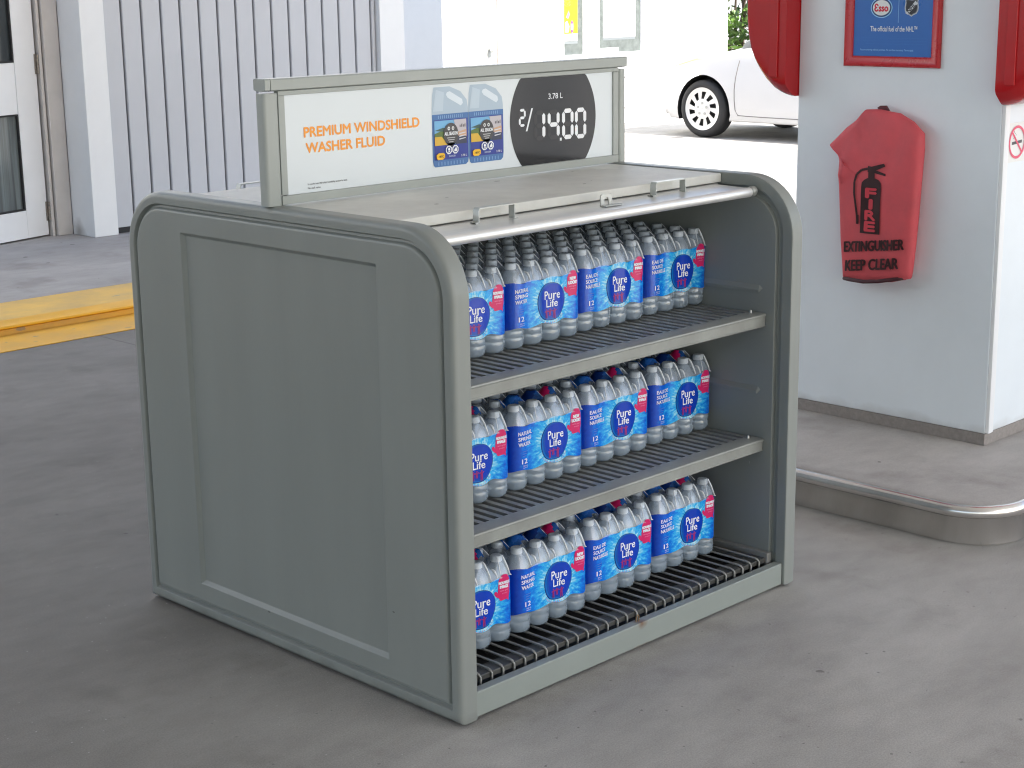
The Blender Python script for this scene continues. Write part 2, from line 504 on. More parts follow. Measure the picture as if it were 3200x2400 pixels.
# ------------------------------------------------------------------ mesh building
class MB:
    def __init__(s): s.v = []; s.f = []; s.mi = []; s.uv = None
    def add(s, vs, fs, mi=0):
        o = len(s.v)
        s.v += [tuple(p) for p in vs]
        s.f += [[i + o for i in f] for f in fs]
        s.mi += [mi] * len(fs)
        return s
    def box(s, x0, x1, y0, y1, z0, z1, mi=0):
        v = [(x, y, z) for z in (z0, z1) for y in (y0, y1) for x in (x0, x1)]
        return s.add(v, [(0, 2, 3, 1), (4, 5, 7, 6), (0, 1, 5, 4), (2, 6, 7, 3), (0, 4, 6, 2), (1, 3, 7, 5)], mi)
    def loops(s, L, closed=True, cap0=False, cap1=False, mi=0):
        """quads between successive loops of equal length"""
        n = len(L[0]); vs = [p for l in L for p in l]; fs = []
        for i in range(len(L) - 1):
            for j in range(n if closed else n - 1):
                k = (j + 1) % n
                fs.append((i * n + j, i * n + k, (i + 1) * n + k, (i + 1) * n + j))
        if cap0: fs.append(tuple(reversed(range(n))))
        if cap1: fs.append(tuple(range((len(L) - 1) * n, len(L) * n)))
        return s.add(vs, fs, mi)
    def prism(s, pts, axis, a, b, mi=0):
        """extrude a 2-D outline along an axis; pts are the other two coordinates in order"""
        def P(p, t): return {'x': (t, p[0], p[1]), 'y': (p[0], t, p[1]), 'z': (p[0], p[1], t)}[axis]
        return s.loops([[P(p, a) for p in pts], [P(p, b) for p in pts]], True, True, True, mi)
    def tube(s, path, r, n=8, mi=0, caps=True):
        path = [Vector(p) for p in path]; L = []
        for i, p in enumerate(path):
            d = (path[min(i + 1, len(path) - 1)] - path[max(i - 1, 0)]).normalized()
            a = Vector((0, 0, 1)) if abs(d.z) < 0.9 else Vector((1, 0, 0))
            e1 = d.cross(a).normalized(); e2 = d.cross(e1)
            rr = r[i] if isinstance(r, (list, tuple)) else r
            L.append([p + (e1 * math.cos(t) + e2 * math.sin(t)) * rr for t in (2 * math.pi * k / n for k in range(n))])
        return s.loops(L, True, caps, caps, mi)
    def lathe(s, prof, n=24, c=(0, 0, 0), mi=0, axis='z'):
        L = []
        for r, z in prof:
            ring = []
            for k in range(n):
                t = 2 * math.pi * k / n
                a, b = r * math.cos(t), r * math.sin(t)
                ring.append((c[0] + a, c[1] + b, c[2] + z) if axis == 'z' else (c[0] + z, c[1] + a, c[2] + b))
            L.append(ring)
        return s.loops(L, True, True, True, mi)
    def mesh(s, name, mats, smooth=True, angle=35):
        me = bpy.data.meshes.new(name)
        me.from_pydata(s.v, [], s.f)
        for m in (mats if isinstance(mats, (list, tuple)) else [mats]): me.materials.append(m)
        me.polygons.foreach_set("material_index", s.mi)
        if s.uv:
            l = me.uv_layers.new(name="UVMap")
            for lp in me.loops: l.data[lp.index].uv = s.uv[lp.vertex_index]
        bm = bmesh.new(); bm.from_mesh(me)
        bmesh.ops.recalc_face_normals(bm, faces=bm.faces)
        bm.to_mesh(me); bm.free()
        if smooth:
            me.polygons.foreach_set("use_smooth", [True] * len(me.polygons))
            me.set_sharp_from_angle(angle=rad(angle))
        me.update()
        return me
    def build(s, name, mats, parent=None, bevel=0, seg=2, smooth=True, angle=35, wn=False):
        o = bpy.data.objects.new(name, s.mesh(name, mats, smooth, angle))
        COL.objects.link(o)
        if parent: o.parent = parent
        if bevel:
            b = o.modifiers.new("edge", 'BEVEL')
            b.width = bevel; b.segments = seg; b.limit_method = 'ANGLE'; b.angle_limit = rad(40)
            b.harden_normals = True
        if wn:
            q = o.modifiers.new("flat_faces", 'WEIGHTED_NORMAL')
            q.keep_sharp = True; q.weight = 100
        return o
def tag(o, label=None, cat=None, group=None, kind=None):
    if label: o['label'] = label
    if cat: o['category'] = cat
    if group: o['group'] = group
    if kind: o['kind'] = kind
    return o
def thing(name, label, cat, loc=(0, 0, 0), group=None):
    o = bpy.data.objects.new(name, None)
    o.empty_display_size = 0.05
    COL.objects.link(o)
    o.location = loc
    return tag(o, label, cat, group)
def struct(o): return tag(o, kind='structure')
def shift(mb, d):
    mb.v = [(p[0] - d[0], p[1] - d[1], p[2] - d[2]) for p in mb.v]
    return mb

# printed matter: 2-D shapes laid on a surface given by fn(u, v, layer)
_txt = {}
def glyphs(s, bold):
    k = (s, bold)
    if k not in _txt:
        cu = bpy.data.curves.new("lettering", 'FONT')
        cu.body = s
        cu.offset = bold
        cu.resolution_u = 3
        o = bpy.data.objects.new("lettering", cu)
        COL.objects.link(o)
        dg = bpy.context.evaluated_depsgraph_get()
        me = bpy.data.meshes.new_from_object(o.evaluated_get(dg))
        vs = [(v.co.x, v.co.y) for v in me.vertices]
        fs = [list(p.vertices) for p in me.polygons]
        bpy.data.objects.remove(o); bpy.data.curves.remove(cu); bpy.data.meshes.remove(me)
        x0 = min(v[0] for v in vs); x1 = max(v[0] for v in vs)
        y0 = min(v[1] for v in vs); y1 = max(v[1] for v in vs)
        _txt[k] = ([((a - x0) / (x1 - x0), (b - y0) / (y1 - y0)) for a, b in vs], fs)
    return _txt[k]
class Print(MB):
    def __init__(s, fn): super().__init__(); s.fn = fn; s.mats = []
    def idx(s, m):
        if m not in s.mats: s.mats.append(m)
        return s.mats.index(m)
    def poly(s, pts, m, layer):
        t = tessellate_polygon([[Vector((p[0], p[1], 0)) for p in pts]])
        return s.add([s.fn(p[0], p[1], layer) for p in pts], t, s.idx(m))
    def rect(s, u0, u1, v0, v1, m, layer): return s.poly([(u0, v0), (u1, v0), (u1, v1), (u0, v1)], m, layer)
    def star(s, pts, m, layer, c=None, rings=5):
        """outline filled with rings about its centre, so that it can follow a curved surface"""
        if c is None: c = (sum(p[0] for p in pts) / len(pts), sum(p[1] for p in pts) / len(pts))
        L = [[s.fn(c[0] + (p[0] - c[0]) * k / rings, c[1] + (p[1] - c[1]) * k / rings, layer) for p in pts] for k in range(1, rings + 1)]
        s.loops(L, True, True, False, s.idx(m))
        return s
    def ellipse(s, cu, cv, a, b, m, layer, n=28, rings=4, wob=0.0):
        return s.star([(cu + a * math.cos(t) * (1 + wob * math.sin(3 * t + 1)), cv + b * math.sin(t) * (1 + wob * math.cos(2 * t))) for t in (2 * math.pi * k / n for k in range(n))], m, layer, (cu, cv), rings)
    def text(s, st, u0, u1, v0, v1, m, layer, bold=0.02, shear=0.0, rot=0.0):
        if bold > 0.012:
            k = bold * (1.6 if bold >= 0.03 else 0.8) * (v1 - v0)
            for i, (du, dv) in enumerate(((-k, 0), (k, 0), (0, k), (0, -k))):
                s.text(st, u0 + du, u1 + du, v0 + dv, v1 + dv, m, layer + 0.16 * (i + 1), 0.0, shear, rot)
            bold = 0.0
        vs, fs = glyphs(st, bold)
        out = []
        cu, cv = (u0 + u1) / 2, (v0 + v1) / 2
        for a, b in vs:
            x = u0 + a * (u1 - u0) + shear * (b - 0.5); y = v0 + b * (v1 - v0)
            dx, dy = x - cu, y - cv
            out.append(s.fn(cu + dx * math.cos(rot) - dy * math.sin(rot), cv + dx * math.sin(rot) + dy * math.cos(rot), layer))
        return s.add(out, fs, s.idx(m))
    def patch(s, u0, u1, v0, v1, m, layer, nu=4, nv=8):
        L = [[s.fn(u0 + (u1 - u0) * i / nu, v0 + (v1 - v0) * j / nv, layer) for i in range(nu + 1)] for j in range(nv + 1)]
        return s.loops(L, False, False, False, s.idx(m))
    def done(s, name, parent): return s.build(name, s.mats, parent, smooth=False)

# ================================================================== SETTING: ground, kerb, pavement
g = MB()
g.add([(-400, -400, 0), (400, -400, 0), (400, 400, 0), (-400, 400, 0)], [(0, 1, 2, 3)])
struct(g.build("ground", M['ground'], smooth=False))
ap = MB().box(-14, 6.6, 5.66, 7.80, 0.001, 0.050)
struct(ap.build("sidewalk", M['apron'], smooth=False))
# painted kerb: a low front face under a rolled nose, then the painted edge of the walk
kerb = struct(MB().prism([(5.050, 0.002), (5.052, 0.030), (5.070, 0.036), (5.63, 0.036), (5.64, 0.034), (5.658, 0.033), (5.658, 0.002)], 'x', -14, 6.6).build("kerb", M['yellow'], angle=60))
MB().prism([(5.056, 0.0315), (5.042, 0.0345), (5.0385, 0.0395), (5.041, 0.046), (5.052, 0.0508), (5.075, 0.0535), (5.165, 0.0548), (5.18, 0.0548), (5.18, 0.0365), (5.072, 0.0365)], 'x', -14, 6.6).build("kerb_nose", M['nose'], kerb, angle=60)
MB().prism([(5.1805, 0.0365), (5.1805, 0.0548), (5.63, 0.0545), (5.648, 0.0505), (5.6585, 0.0495), (5.6585, 0.0365)], 'x', -14, 6.6).build("painted_edge", M['yellowdust'], kerb, angle=60)
struct(MB().box(-14, 6.6, 4.685, 5.0485, 0.0008, 0.0042).build("kerb_paint_strip", M['yellow'], smooth=False))

# pump island with a bent stainless edge
def rrect(x0, x1, y0, y1, r, n=10):
    pts = []
    for cx, cyy, a0 in ((x1 - r, y1 - r, 0), (x0 + r, y1 - r, 90), (x0 + r, y0 + r, 180), (x1 - r, y0 + r, 270)):
        for k in range(n + 1):
            t = rad(a0 + 90 * k / n)
            pts.append((cx + r * math.cos(t), cyy + r * math.sin(t)))
    return pts
IX0, IX1, IY0, IY1 = 1.955, 7.0, -0.305, 1.345
def isl(d, z, r=0.20): return [(p[0], p[1], z) for p in rrect(IX0 + d, IX1 - d, IY0 + d, IY1 - d, max(0.02, r - d), 14)]
it = MB().loops([isl(0.032, 0.02), isl(0.032, 0.120), isl(0.040, 0.1245), isl(0.06, 0.1265)], True, True, True)
island = struct(it.build("pump_island", M['island'], angle=50))
se = MB().loops([isl(0.010, 0.001), isl(0.010, 0.084), isl(0.005, 0.088), isl(0.0, 0.095), isl(0.0, 0.108), isl(0.005, 0.118), isl(0.014, 0.1235), isl(0.026, 0.124), isl(0.0305, 0.121), isl(0.0305, 0.05)], True)
se.build("steel_edge", M['steel'], island, angle=60)

# ================================================================== DISPLAY CABINET
W, D, H, T, R = 1.35, 1.3057, 1.190, 0.056, 0.165
cab = thing("display_cabinet", "grey green outdoor display cabinet with open front and two wire shelves of bottled water", "display cabinet")
def rloop(d, x, r=R, n=12, y0=0.0, y1=D, z0=0.007, z1=H, rb=0.002):
    """outline of the side panel, inset by d, in the plane x: rounded at the top"""
    rt_ = max(0.004, r - d)
    pts = []
    y0, y1, z0, z1 = y0 + d, y1 - d, z0 + d, z1 - d
    for cy_, cz, rr, a0 in ((y1 - rt_, z1 - rt_, rt_, 0), (y0 + rt_, z1 - rt_, rt_, 90), (y0 + rb, z0 + rb, rb, 180), (y1 - rb, z0 + rb, rb, 270)):
        for k in range(n + 1):
            t = rad(a0 + 90 * k / n)
            pts.append((x, cy_ + rr * math.cos(t), cz + rr * math.sin(t)))
    return pts
def side_panel(flip):
    X = (lambda x: W - x) if flip else (lambda x: x)
    def L(d, x, **k): return [(X(p[0]), p[1], p[2]) for p in rloop(d, x, **k)]
    rec = dict(y0=0.255, y1=1.0486, z0=0.1044, z1=1.0917, r=0.006)
    b = MB()
    b.loops([L(0.075, T), L(0.058, T - 0.0005), L(0.0555, T - 0.003), L(0.054, T - 0.012), L(0.050, T - 0.014), L(0.038, T - 0.014), L(0.0345, T - 0.010), L(0.0335, T - 0.001), L(0.031, T),
             L(0.006, T), L(0.0015, T - 0.002), L(0.0, T - 0.008), L(0.0, 0.016), L(0.0015, 0.0085), L(0.005, 0.0035), L(0.0105, 0.0008), L(0.016, 0.0), L(0.0305, 0.0), L(0.0325, 0.0025),
             L(0.0335, 0.009), L(0.036, 0.0115), L(0.0415, 0.0105), L(0.0445, 0.004), L(0.047, 0.0012), L(0.052, 0.0003), L(0.07, 0.0),
             L(0.0, 0.0, **rec), L(0.002, 0.0010, **rec), L(0.0095, 0.0100, **rec), L(0.0125, 0.0114, **rec), L(0.03, 0.0115, **rec)], True, True, True)
    o = b.build("side_panel", M['cab'], cab, angle=40, wn=True)
    # pressed shelf runners inside
    rr = MB()
    for z in (0.871, 0.577):
        pr = [(0, -0.004), (0.006, -0.0125), (0.0075, -0.004), (0, 0.010)]
        rr.loops([[(X(T + a), 0.098, z + c) for a, c in [(0, 0), (0, 0), (0, 0), (0, 0)]], [(X(T - 0.0005 + a), 0.108, z + c) for a, c in pr], [(X(T - 0.0005 + a), 1.19, z + c) for a, c in pr]], True, False, True)
    rr.build("shelf_runner", M['cab'], o, angle=20)
    return o
side_panel(False); side_panel(True)
G = 0.0015
MB().box(0.030, W - 0.030, 0.040, D - 0.03, 0.0005, 0.0215).build("base_plinth", M['black'], cab)
# lid, shutter housing and rear
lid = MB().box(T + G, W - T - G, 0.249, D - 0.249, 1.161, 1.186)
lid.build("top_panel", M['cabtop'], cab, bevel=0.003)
MB().box(T + G, W - T - G, 0.262, D - 0.262, 1.132, 1.157).build("shutter_drum_cover", mat("pale_drum_cover", (0.50, 0.50, 0.48), 0.5, var=0.06, vscale=5), cab)
rear = MB()
arc = [(D - 0.252, 1.158)] + [(D - 0.19 + 0.15 * math.sin(rad(a)), 1.005 + 0.15 * math.cos(rad(a))) for a in range(0, 91, 10)] + [(D - 0.04, 0.02)]
rear.loops([[(T + G, y, z) for y, z in arc], [(W - T - G, y, z) for y, z in arc]], False)
arc2 = [(y - 0.018, z - 0.012) for y, z in arc]
rear.loops([[(T + G, y, z) for y, z in arc2], [(W - T - G, y, z) for y, z in arc2]], False)
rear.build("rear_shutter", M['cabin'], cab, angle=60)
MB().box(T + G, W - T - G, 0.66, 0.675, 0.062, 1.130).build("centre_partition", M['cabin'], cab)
# bottom rail of the rolled-up shutter: a flat leading to a tube
rp = [(0.268, 1.1585), (0.150, 1.1555)] + [(0.130 + 0.0135 * math.cos(rad(a)), 1.1435 + 0.0135 * math.sin(rad(a))) for a in range(75, 290, 18)] + [(0.268, 1.138)]
rail = MB().prism(rp, 'x', T + 0.006, W - T - 0.030).build("shutter_rail", M['alu'], cab, angle=50)
MB().lathe([(0.006, -0.004), (0.0135, 0.0), (0.0145, 0.006), (0.0145, 0.016), (0.010, 0.021), (0.003, 0.022)], 16, (W - T - 0.028, 0.128, 1.1455), axis='x').build("tube_end", M['galv'], rail)
def strap_handle(x0, x1, y, parent, sgn=1):
    b = MB(); w = 0.020; t = 0.003
    z0, z1 = 1.1572, 1.1905
    out = [(x0 - 0.014, z0), (x0, z0), (x0, z1 - 0.003), (x0 + 0.004, z1 + 0.001), (x1 - 0.001, z1 + 0.001), (x1, z1), (x1, z0), (x1 + 0.012, z0)]
    inn = [(x0 - 0.014, z0 + t), (x0 - t, z0 + t), (x0 - t, z1 - 0.003), (x0 + 0.002, z1 + 0.004), (x1 - 0.001, z1 + 0.004), (x1 + t, z1 + 0.001), (x1 + t, z0 + t), (x1 + 0.012, z0 + t)]
    b.loops([[(p[0], y, p[1]) for p in out], [(p[0], y, p[1]) for p in inn], [(p[0], y + w, p[1]) for p in inn], [(p[0], y + w, p[1]) for p in out], [(p[0], y, p[1]) for p in out]], False)
    return b.build("strap_handle", M['strap'], parent, angle=50)
strap_handle(0.289, 0.409, 0.205, rail)
strap_handle(0.953, 1.075, 0.205, rail)
lt = MB()
lo = [(0.706, 1.150), (0.750, 1.150), (0.750, 1.183), (0.746, 1.187), (0.710, 1.187), (0.706, 1.183)]
def latch_ring(y): return [(x, y, z) for x, z in lo]
inn = [(0.720, 1.156), (0.737, 1.156), (0.737, 1.172), (0.733, 1.179), (0.724, 1.179), (0.720, 1.172)]
lt.loops([latch_ring(0.185), [(x, 0.185, z) for x, z in inn], [(x, 0.189, z) for x, z in inn], latch_ring(0.189), latch_ring(0.185)], True)
lt.box(0.702, 0.768, 0.165, 0.1845, 1.1572, 1.1602)
lt.build("latch", M['galv'], rail, bevel=0.0008)
strap_handle(0.23, 0.35, D - 0.225, cab)

def shelf(ztop, zlow):
    b = MB()
    y0, x0, x1, y1 = 0.0845, T + 0.008, W - T - 0.004, 0.655
    # rolled lip and front band
    lip = [(y0 + 0.046, ztop - 0.004), (y0 + 0.046, ztop), (y0 + 0.004, ztop), (y0 - 0.003, ztop - 0.002), (y0 - 0.004, ztop - 0.006), (y0 - 0.001, ztop - 0.009), (y0, zlow + 0.004), (y0 - 0.002, zlow + 0.002), (y0 - 0.001, zlow), (y0 + 0.012, zlow), (y0 + 0.012, zlow + 0.003), (y0 + 0.003, zlow + 0.003), (y0 + 0.003, ztop - 0.004)]
    b.prism(lip, 'x', x0, x1)
    o = b.build("shelf", M['shelf'], cab, angle=40)
    gr = MB()
    n = 37
    for k in range(n):
        x = x0 + 0.012 + (x1 - x0 - 0.026) * k / (n - 1)
        gr.box(x - 0.0082, x + 0.0082, y0 + 0.044, y1, ztop - 0.016, ztop - 0.0015)
    for y in (0.30, 0.50, 0.652):
        gr.box(x0, x1, y - 0.006, y + 0.006, ztop - 0.022, ztop - 0.0165)
    gr.build("shelf_grating", M['wire'], o)
    MB().lathe([(0.004, 0), (0.0042, 0.004), (0.0025, 0.009), (0.0005, 0.010)], 10, (x1 - 0.028, y0 + 0.030, ztop)).build("shelf_stud", M['galv'], o)
    return o
shelf(0.8029, 0.7647); shelf(0.436, 0.399)
# bottom grate: wires that bend down over a flat bar
bg_ = MB()
xs = [T + 0.018 + 0.0388 * k for k in range(32)]
for x in xs:
    if x > W - T - 0.03: continue
    bg_.tube([(x, 0.655, 0.090), (x, 0.064, 0.090), (x, 0.055, 0.088), (x, 0.0505, 0.082), (x, 0.050, 0.048)], 0.0033, 8)
bg_.tube([(T + 0.01, 0.40, 0.0845), (W - T - 0.02, 0.40, 0.0845)], 0.003, 6)
bgo = bg_.build("bottom_grate", M['wire'], cab, angle=60)
MB().box(T + 0.004, W - T - 0.012, 0.0545, 0.102, 0.070, 0.0848).build("grate_flat_bar", mat("dark_flat_bar", (0.085, 0.085, 0.08), 0.45, 0.3, var=0.2, vscale=12), bgo, bevel=0.002)
MB().box(W - T - 0.022, W - T - 0.0015, 0.046, 0.65, 0.060, 0.099).build("grate_side_angle", M['wire'], bgo, bevel=0.002)
MB().box(T + G, W - T - G, 0.037, 0.655, 0.022, 0.045).build("drip_tray", M['black'], cab)
sm = mat("kick_panel_paint", (0.275, 0.305, 0.285), 0.34, var=0.05, vscale=4, bump=0.03, bscale=400)
add_stain(sm, (0.668, 0.012, 0.071), 0.022, (0.17, 0.075, 0.03), (1.1, 2.0, 0.9))
add_stain(sm, (0.672, 0.007, 0.006), 0.05, (0.20, 0.12, 0.06), (1.3, 1.0, 0.16))
sill = MB().box(T + 0.001, W - T - 0.001, 0.0082, 0.036, 0.009, 0.0738).build("kick_panel", sm, cab, bevel=0.003)
hs = MB().tube([(0.660, 0.022, 0.070), (0.660, 0.021, 0.086)] + [(0.665 + 0.005 * math.cos(rad(a)), 0.021, 0.086 + 0.006 * math.sin(rad(a))) for a in range(160, 0, -20)] + [(0.670, 0.021, 0.086), (0.670, 0.022, 0.070)], 0.0016, 6)
hs.build("hasp_loop", mat("rusty_wire", (0.32, 0.22, 0.13), 0.6, 0.5, var=0.4, vscale=150), sill)

# ================================================================== SIGN ON THE CABINET
SY = 0.648
sign = thing("advertising_sign", "framed windshield washer fluid advert standing on the cabinet top", "sign", (0.675, 0.66, 1.188))
so = (0.675, 0.66, 1.188)
def spart(mb, name, m, bevel=0.002): return shift(mb, so).build(name, m, sign, bevel=bevel)
SM = mat("sign_grey_paint", (0.37, 0.395, 0.375), 0.38, var=0.05, vscale=5, bump=0.03, bscale=300)
def post(x0, x1):
    pts = rrect(x0, x1, SY, SY + 0.036, 0.010, 5)
    return MB().loops([[(p[0], p[1], 1.1905) for p in pts], [(p[0], p[1], 1.466) for p in pts]], True, True, True)
spart(post(-0.006, 0.0405), "post", SM, 0); spart(post(1.311, 1.3405), "post", SM, 0)
capz = [(SY - 0.006, 1.474), (SY - 0.006, 1.498), (SY - 0.003, 1.5015), (SY + 0.038, 1.5015), (SY + 0.041, 1.498), (SY + 0.041, 1.474), (SY + 0.030, 1.471), (SY + 0.004, 1.471)]
tc_ = MB().prism(capz, 'x', 0.014, 1.338)
spart(tc_, "top_cap", SM, 0.001)
spart(MB().prism([(y, z + 0.0005) for y, z in capz], 'x', -0.004, 0.0125), "cap_end", SM, 0.001)
fr_ = MB()
fr_.box(0.0412, 1.3103, SY + 0.003, SY + 0.020, 1.1905, 1.2125)
fr_.box(0.0412, 1.3103, SY + 0.003, SY + 0.020, 1.4595, 1.4705)
fr_.box(0.0412, 0.0605, SY + 0.003, SY + 0.020, 1.2145, 1.4590)
fr_.box(1.2865, 1.3095, SY + 0.003, SY + 0.020, 1.2130, 1.4590)
spart(fr_, "inner_frame", SM, 0.0012)
spart(MB().box(0.0608, 1.2862, SY + 0.0085, SY + 0.028, 1.2130, 1.4590), "poster_panel", mat("white_poster_card", (0.72, 0.77, 0.80), 0.25, var=0.01, vscale=2), 0)
PY = SY + 0.0085
def fs(u, v, l): return (u - so[0], PY - 0.0005 * l - so[1], v - so[2])
P = Print(fs)
OR = ink(246, 160, 60)
P.text("PREMIUM WINDSHIELD", 0.121, 0.510, 1.3520, 1.3765, OR, 1, 0.030)
P.text("WASHER FLUID", 0.125, 0.387, 1.3125, 1.3370, OR, 1, 0.030)
P.done("printed_slogan", sign)
P = Print(fs)
DK = ink(70, 72, 76)
P.text("For specified areas. Offer subject to availability; see store for details.", 0.126, 0.256, 1.2305, 1.2365, DK, 1, 0.01)
P.text("No cash value.", 0.126, 0.168, 1.2215, 1.2270, DK, 1, 0.01)
P.done("fine_print", sign)
P = Print(fs)
# black price disc, cut off by the top and bottom of the card
cu, cv, rr_ = 1.0325, 1.3370, 0.180
blk = ink(40, 40, 42, 0.12)
disc = []
for k in range(121):
    t = math.pi * 2 * k / 120
    disc.append((cu + rr_ * math.cos(t), max(1.2132, min(1.4588, cv + 0.186 * math.sin(t)))))
dd = []
for p in disc[:-1]:
    if not dd or (abs(p[0] - dd[-1][0]) + abs(p[1] - dd[-1][1])) > 1e-5: dd.append(p)
P.star(dd, blk, 1, (cu, cv), 3)
WH = ink(236, 238, 242)
P.text("3.78 L", 1.010, 1.069, 1.3950, 1.4105, WH, 2, 0.015)
def seg7(ch, x, z, w, h, t, m, sh=0.0, layer=2):
    on = {'0': 'abcdef', '1': 'bc', '2': 'abged', '4': 'fgbc'}[ch]
    def hx(x0, x1, zc): return [(x0, zc), (x0 + t / 2, zc + t / 2), (x1 - t / 2, zc + t / 2), (x1, zc), (x1 - t / 2, zc - t / 2), (x0 + t / 2, zc - t / 2)]
    def vx(xc, z0, z1): return [(xc, z0), (xc + t / 2, z0 + t / 2), (xc + t / 2, z1 - t / 2), (xc, z1), (xc - t / 2, z1 - t / 2), (xc - t / 2, z0 + t / 2)]
    gp = t * 0.12
    L, Rr, B, Mi, To = x + t / 2, x + w - t / 2, z + t / 2, z + h / 2, z + h - t / 2
    S = {'a': hx(L + gp, Rr - gp, To), 'g': hx(L + gp, Rr - gp, Mi), 'd': hx(L + gp, Rr - gp, B), 'f': vx(L, Mi + gp, To - gp), 'b': vx(Rr, Mi + gp, To - gp), 'e': vx(L, B + gp, Mi - gp), 'c': vx(Rr, B + gp, Mi - gp)}
    for k, pts in S.items(): P.poly(pts, m if k in on else ink(52, 50, 51, 0.12), layer)
seg7('2', 0.888, 1.3240, 0.028, 0.050, 0.0075, WH)
P.poly([(0.9155, 1.3100), (0.922, 1.3100), (0.9455, 1.3735), (0.939, 1.3735)], WH, 2)
seg7('1', 0.950, 1.2800, 0.046, 0.0850, 0.0125, WH)
seg7('4', 1.006, 1.2790, 0.050, 0.0850, 0.0125, WH)
P.rect(1.0565, 1.0645, 1.2730, 1.2815, WH, 2)
seg7('0', 1.0665, 1.2755, 0.049, 0.0880, 0.0125, WH)
seg7('0', 1.1215, 1.2735, 0.049, 0.0890, 0.0125, WH)
P.done("price_disc", sign)
# two jugs of washer fluid
def jug(x, z, w, h):
    P = Print(fs)
    U = lambda a: x + a * w
    V = lambda b: z + b * h
    def q(pts, m, l): P.poly([(U(a), V(b)) for a, b in pts], m, l)
    q([(0.06, 0.0), (0.92, 0.0), (0.98, 0.03), (1.0, 0.10), (1.0, 0.72), (0.97, 0.82), (0.80, 0.93), (0.50, 1.0), (0.06, 1.0), (0.02, 0.90), (0.0, 0.74), (0.0, 0.08), (0.02, 0.02)], ink(176, 193, 208), 1)
    q([(0.06, 0.0), (0.92, 0.0), (0.98, 0.03), (1.0, 0.10), (1.0, 0.66), (0.0, 0.66), (0.0, 0.08), (0.02, 0.02)], ink(74, 116, 172), 2)
    q([(0.42, 0.93), (0.50, 0.94), (0.84, 0.83), (0.86, 0.78), (0.80, 0.75), (0.44, 0.86), (0.39, 0.90)], ink(219, 229, 238), 2)
    q([(0.03, 0.70), (0.30, 0.70), (0.34, 0.93), (0.12, 0.97)], ink(190, 205, 218), 2)
    for k in range(13): q([(0.16 + 0.055 * k, 0.605), (0.18 + 0.055 * k, 0.605), (0.18 + 0.055 * k, 0.645), (0.16 + 0.055 * k, 0.645)], ink(132, 166, 206), 3)
    for k in range(9): q([(0.14 + 0.085 * k, 0.015), (0.165 + 0.085 * k, 0.015), (0.165 + 0.085 * k, 0.06), (0.14 + 0.085 * k, 0.06)], ink(120, 158, 205), 3)
    q([(0.04, 0.085), (0.98, 0.085), (0.98, 0.59), (0.04, 0.59)], ink(48, 62, 148), 3)
    q([(0.05, 0.27), (0.93, 0.27), (0.93, 0.58), (0.05, 0.58)], ink(118, 178, 220), 4)
    q([(0.05, 0.42), (0.35, 0.47), (0.60, 0.44), (0.60, 0.27), (0.05, 0.27)], ink(92, 116, 58), 5)
    q([(0.05, 0.27), (0.40, 0.27), (0.24, 0.38), (0.05, 0.38)], ink(218, 176, 62), 6)
    q([(0.05, 0.46), (0.28, 0.49), (0.50, 0.46), (0.30, 0.44)], ink(62, 92, 86), 6)
    q([(0.58, 0.58), (0.93, 0.58), (0.93, 0.40), (0.66, 0.42)], ink(196, 190, 196), 6)
    q([(0.66, 0.42), (0.93, 0.45), (0.93, 0.36), (0.64, 0.38)], ink(206, 168, 140), 7)
    q([(0.64, 0.38), (0.93, 0.36), (0.93, 0.27), (0.62, 0.27)], ink(56, 62, 84), 7)
    for k in range(4): q([(0.74 + 0.045 * k, 0.48), (0.765 + 0.045 * k, 0.48), (0.765 + 0.045 * k, 0.51 + 0.02 * (k % 2)), (0.74 + 0.045 * k, 0.51)], ink(90, 84, 92), 7)
    for k in range(3): q([(0.72, 0.32 + 0.035 * k), (0.90, 0.335 + 0.035 * k), (0.90, 0.345 + 0.035 * k), (0.72, 0.335 + 0.035 * k)], ink(214, 214, 220), 8)
    P.ellipse(U(0.49), V(0.40), 0.205 * w, 0.145 * h, ink(72, 70, 72), 8, 24, 2)
    P.poly([(U(0.36), V(0.29)), (U(0.62), V(0.29)), (U(0.49), V(0.235))], ink(72, 70, 72), 8)
    for a in (0.43, 0.545):
        P.ellipse(U(a), V(0.475), 0.034 * w, 0.024 * h, ink(230, 232, 232), 9, 14, 1)
        P.ellipse(U(a), V(0.475), 0.016 * w, 0.011 * h, ink(72, 70, 72), 10, 10, 1)
    P.text("ALL SEASON", U(0.31), U(0.67), V(0.390), V(0.432), WH, 9, 0.03)
    for k, hw in enumerate((0.11, 0.09, 0.06)): q([(0.49 - hw, 0.352 - 0.026 * k), (0.49 + hw, 0.352 - 0.026 * k), (0.49 + hw, 0.362 - 0.026 * k), (0.49 - hw, 0.362 - 0.026 * k)], ink(190, 190, 190), 9)
    for a in (0.42, 0.60):
        P.star([(U(a) + 0.092 * w * math.cos(rad(22.5 + 45 * k)), V(0.205) + 0.058 * h * math.sin(rad(22.5 + 45 * k))) for k in range(8)], ink(232, 236, 244), 9, None, 1)
        P.star([(U(a) + 0.066 * w * math.cos(rad(22.5 + 45 * k)), V(0.205) + 0.041 * h * math.sin(rad(22.5 + 45 * k))) for k in range(8)], ink(44, 58, 130), 10, None, 1)
    P.ellipse(U(0.42), V(0.214), 0.030 * w, 0.020 * h, WH, 11, 12, 1)
    P.text("x", U(0.385), U(0.455), V(0.172), V(0.192), WH, 11, 0.03)
    P.poly([(U(0.565), V(0.18)), (U(0.635), V(0.18)), (U(0.645), V(0.205)), (U(0.61), V(0.24)), (U(0.60), V(0.225)), (U(0.56), V(0.20))], WH, 11)
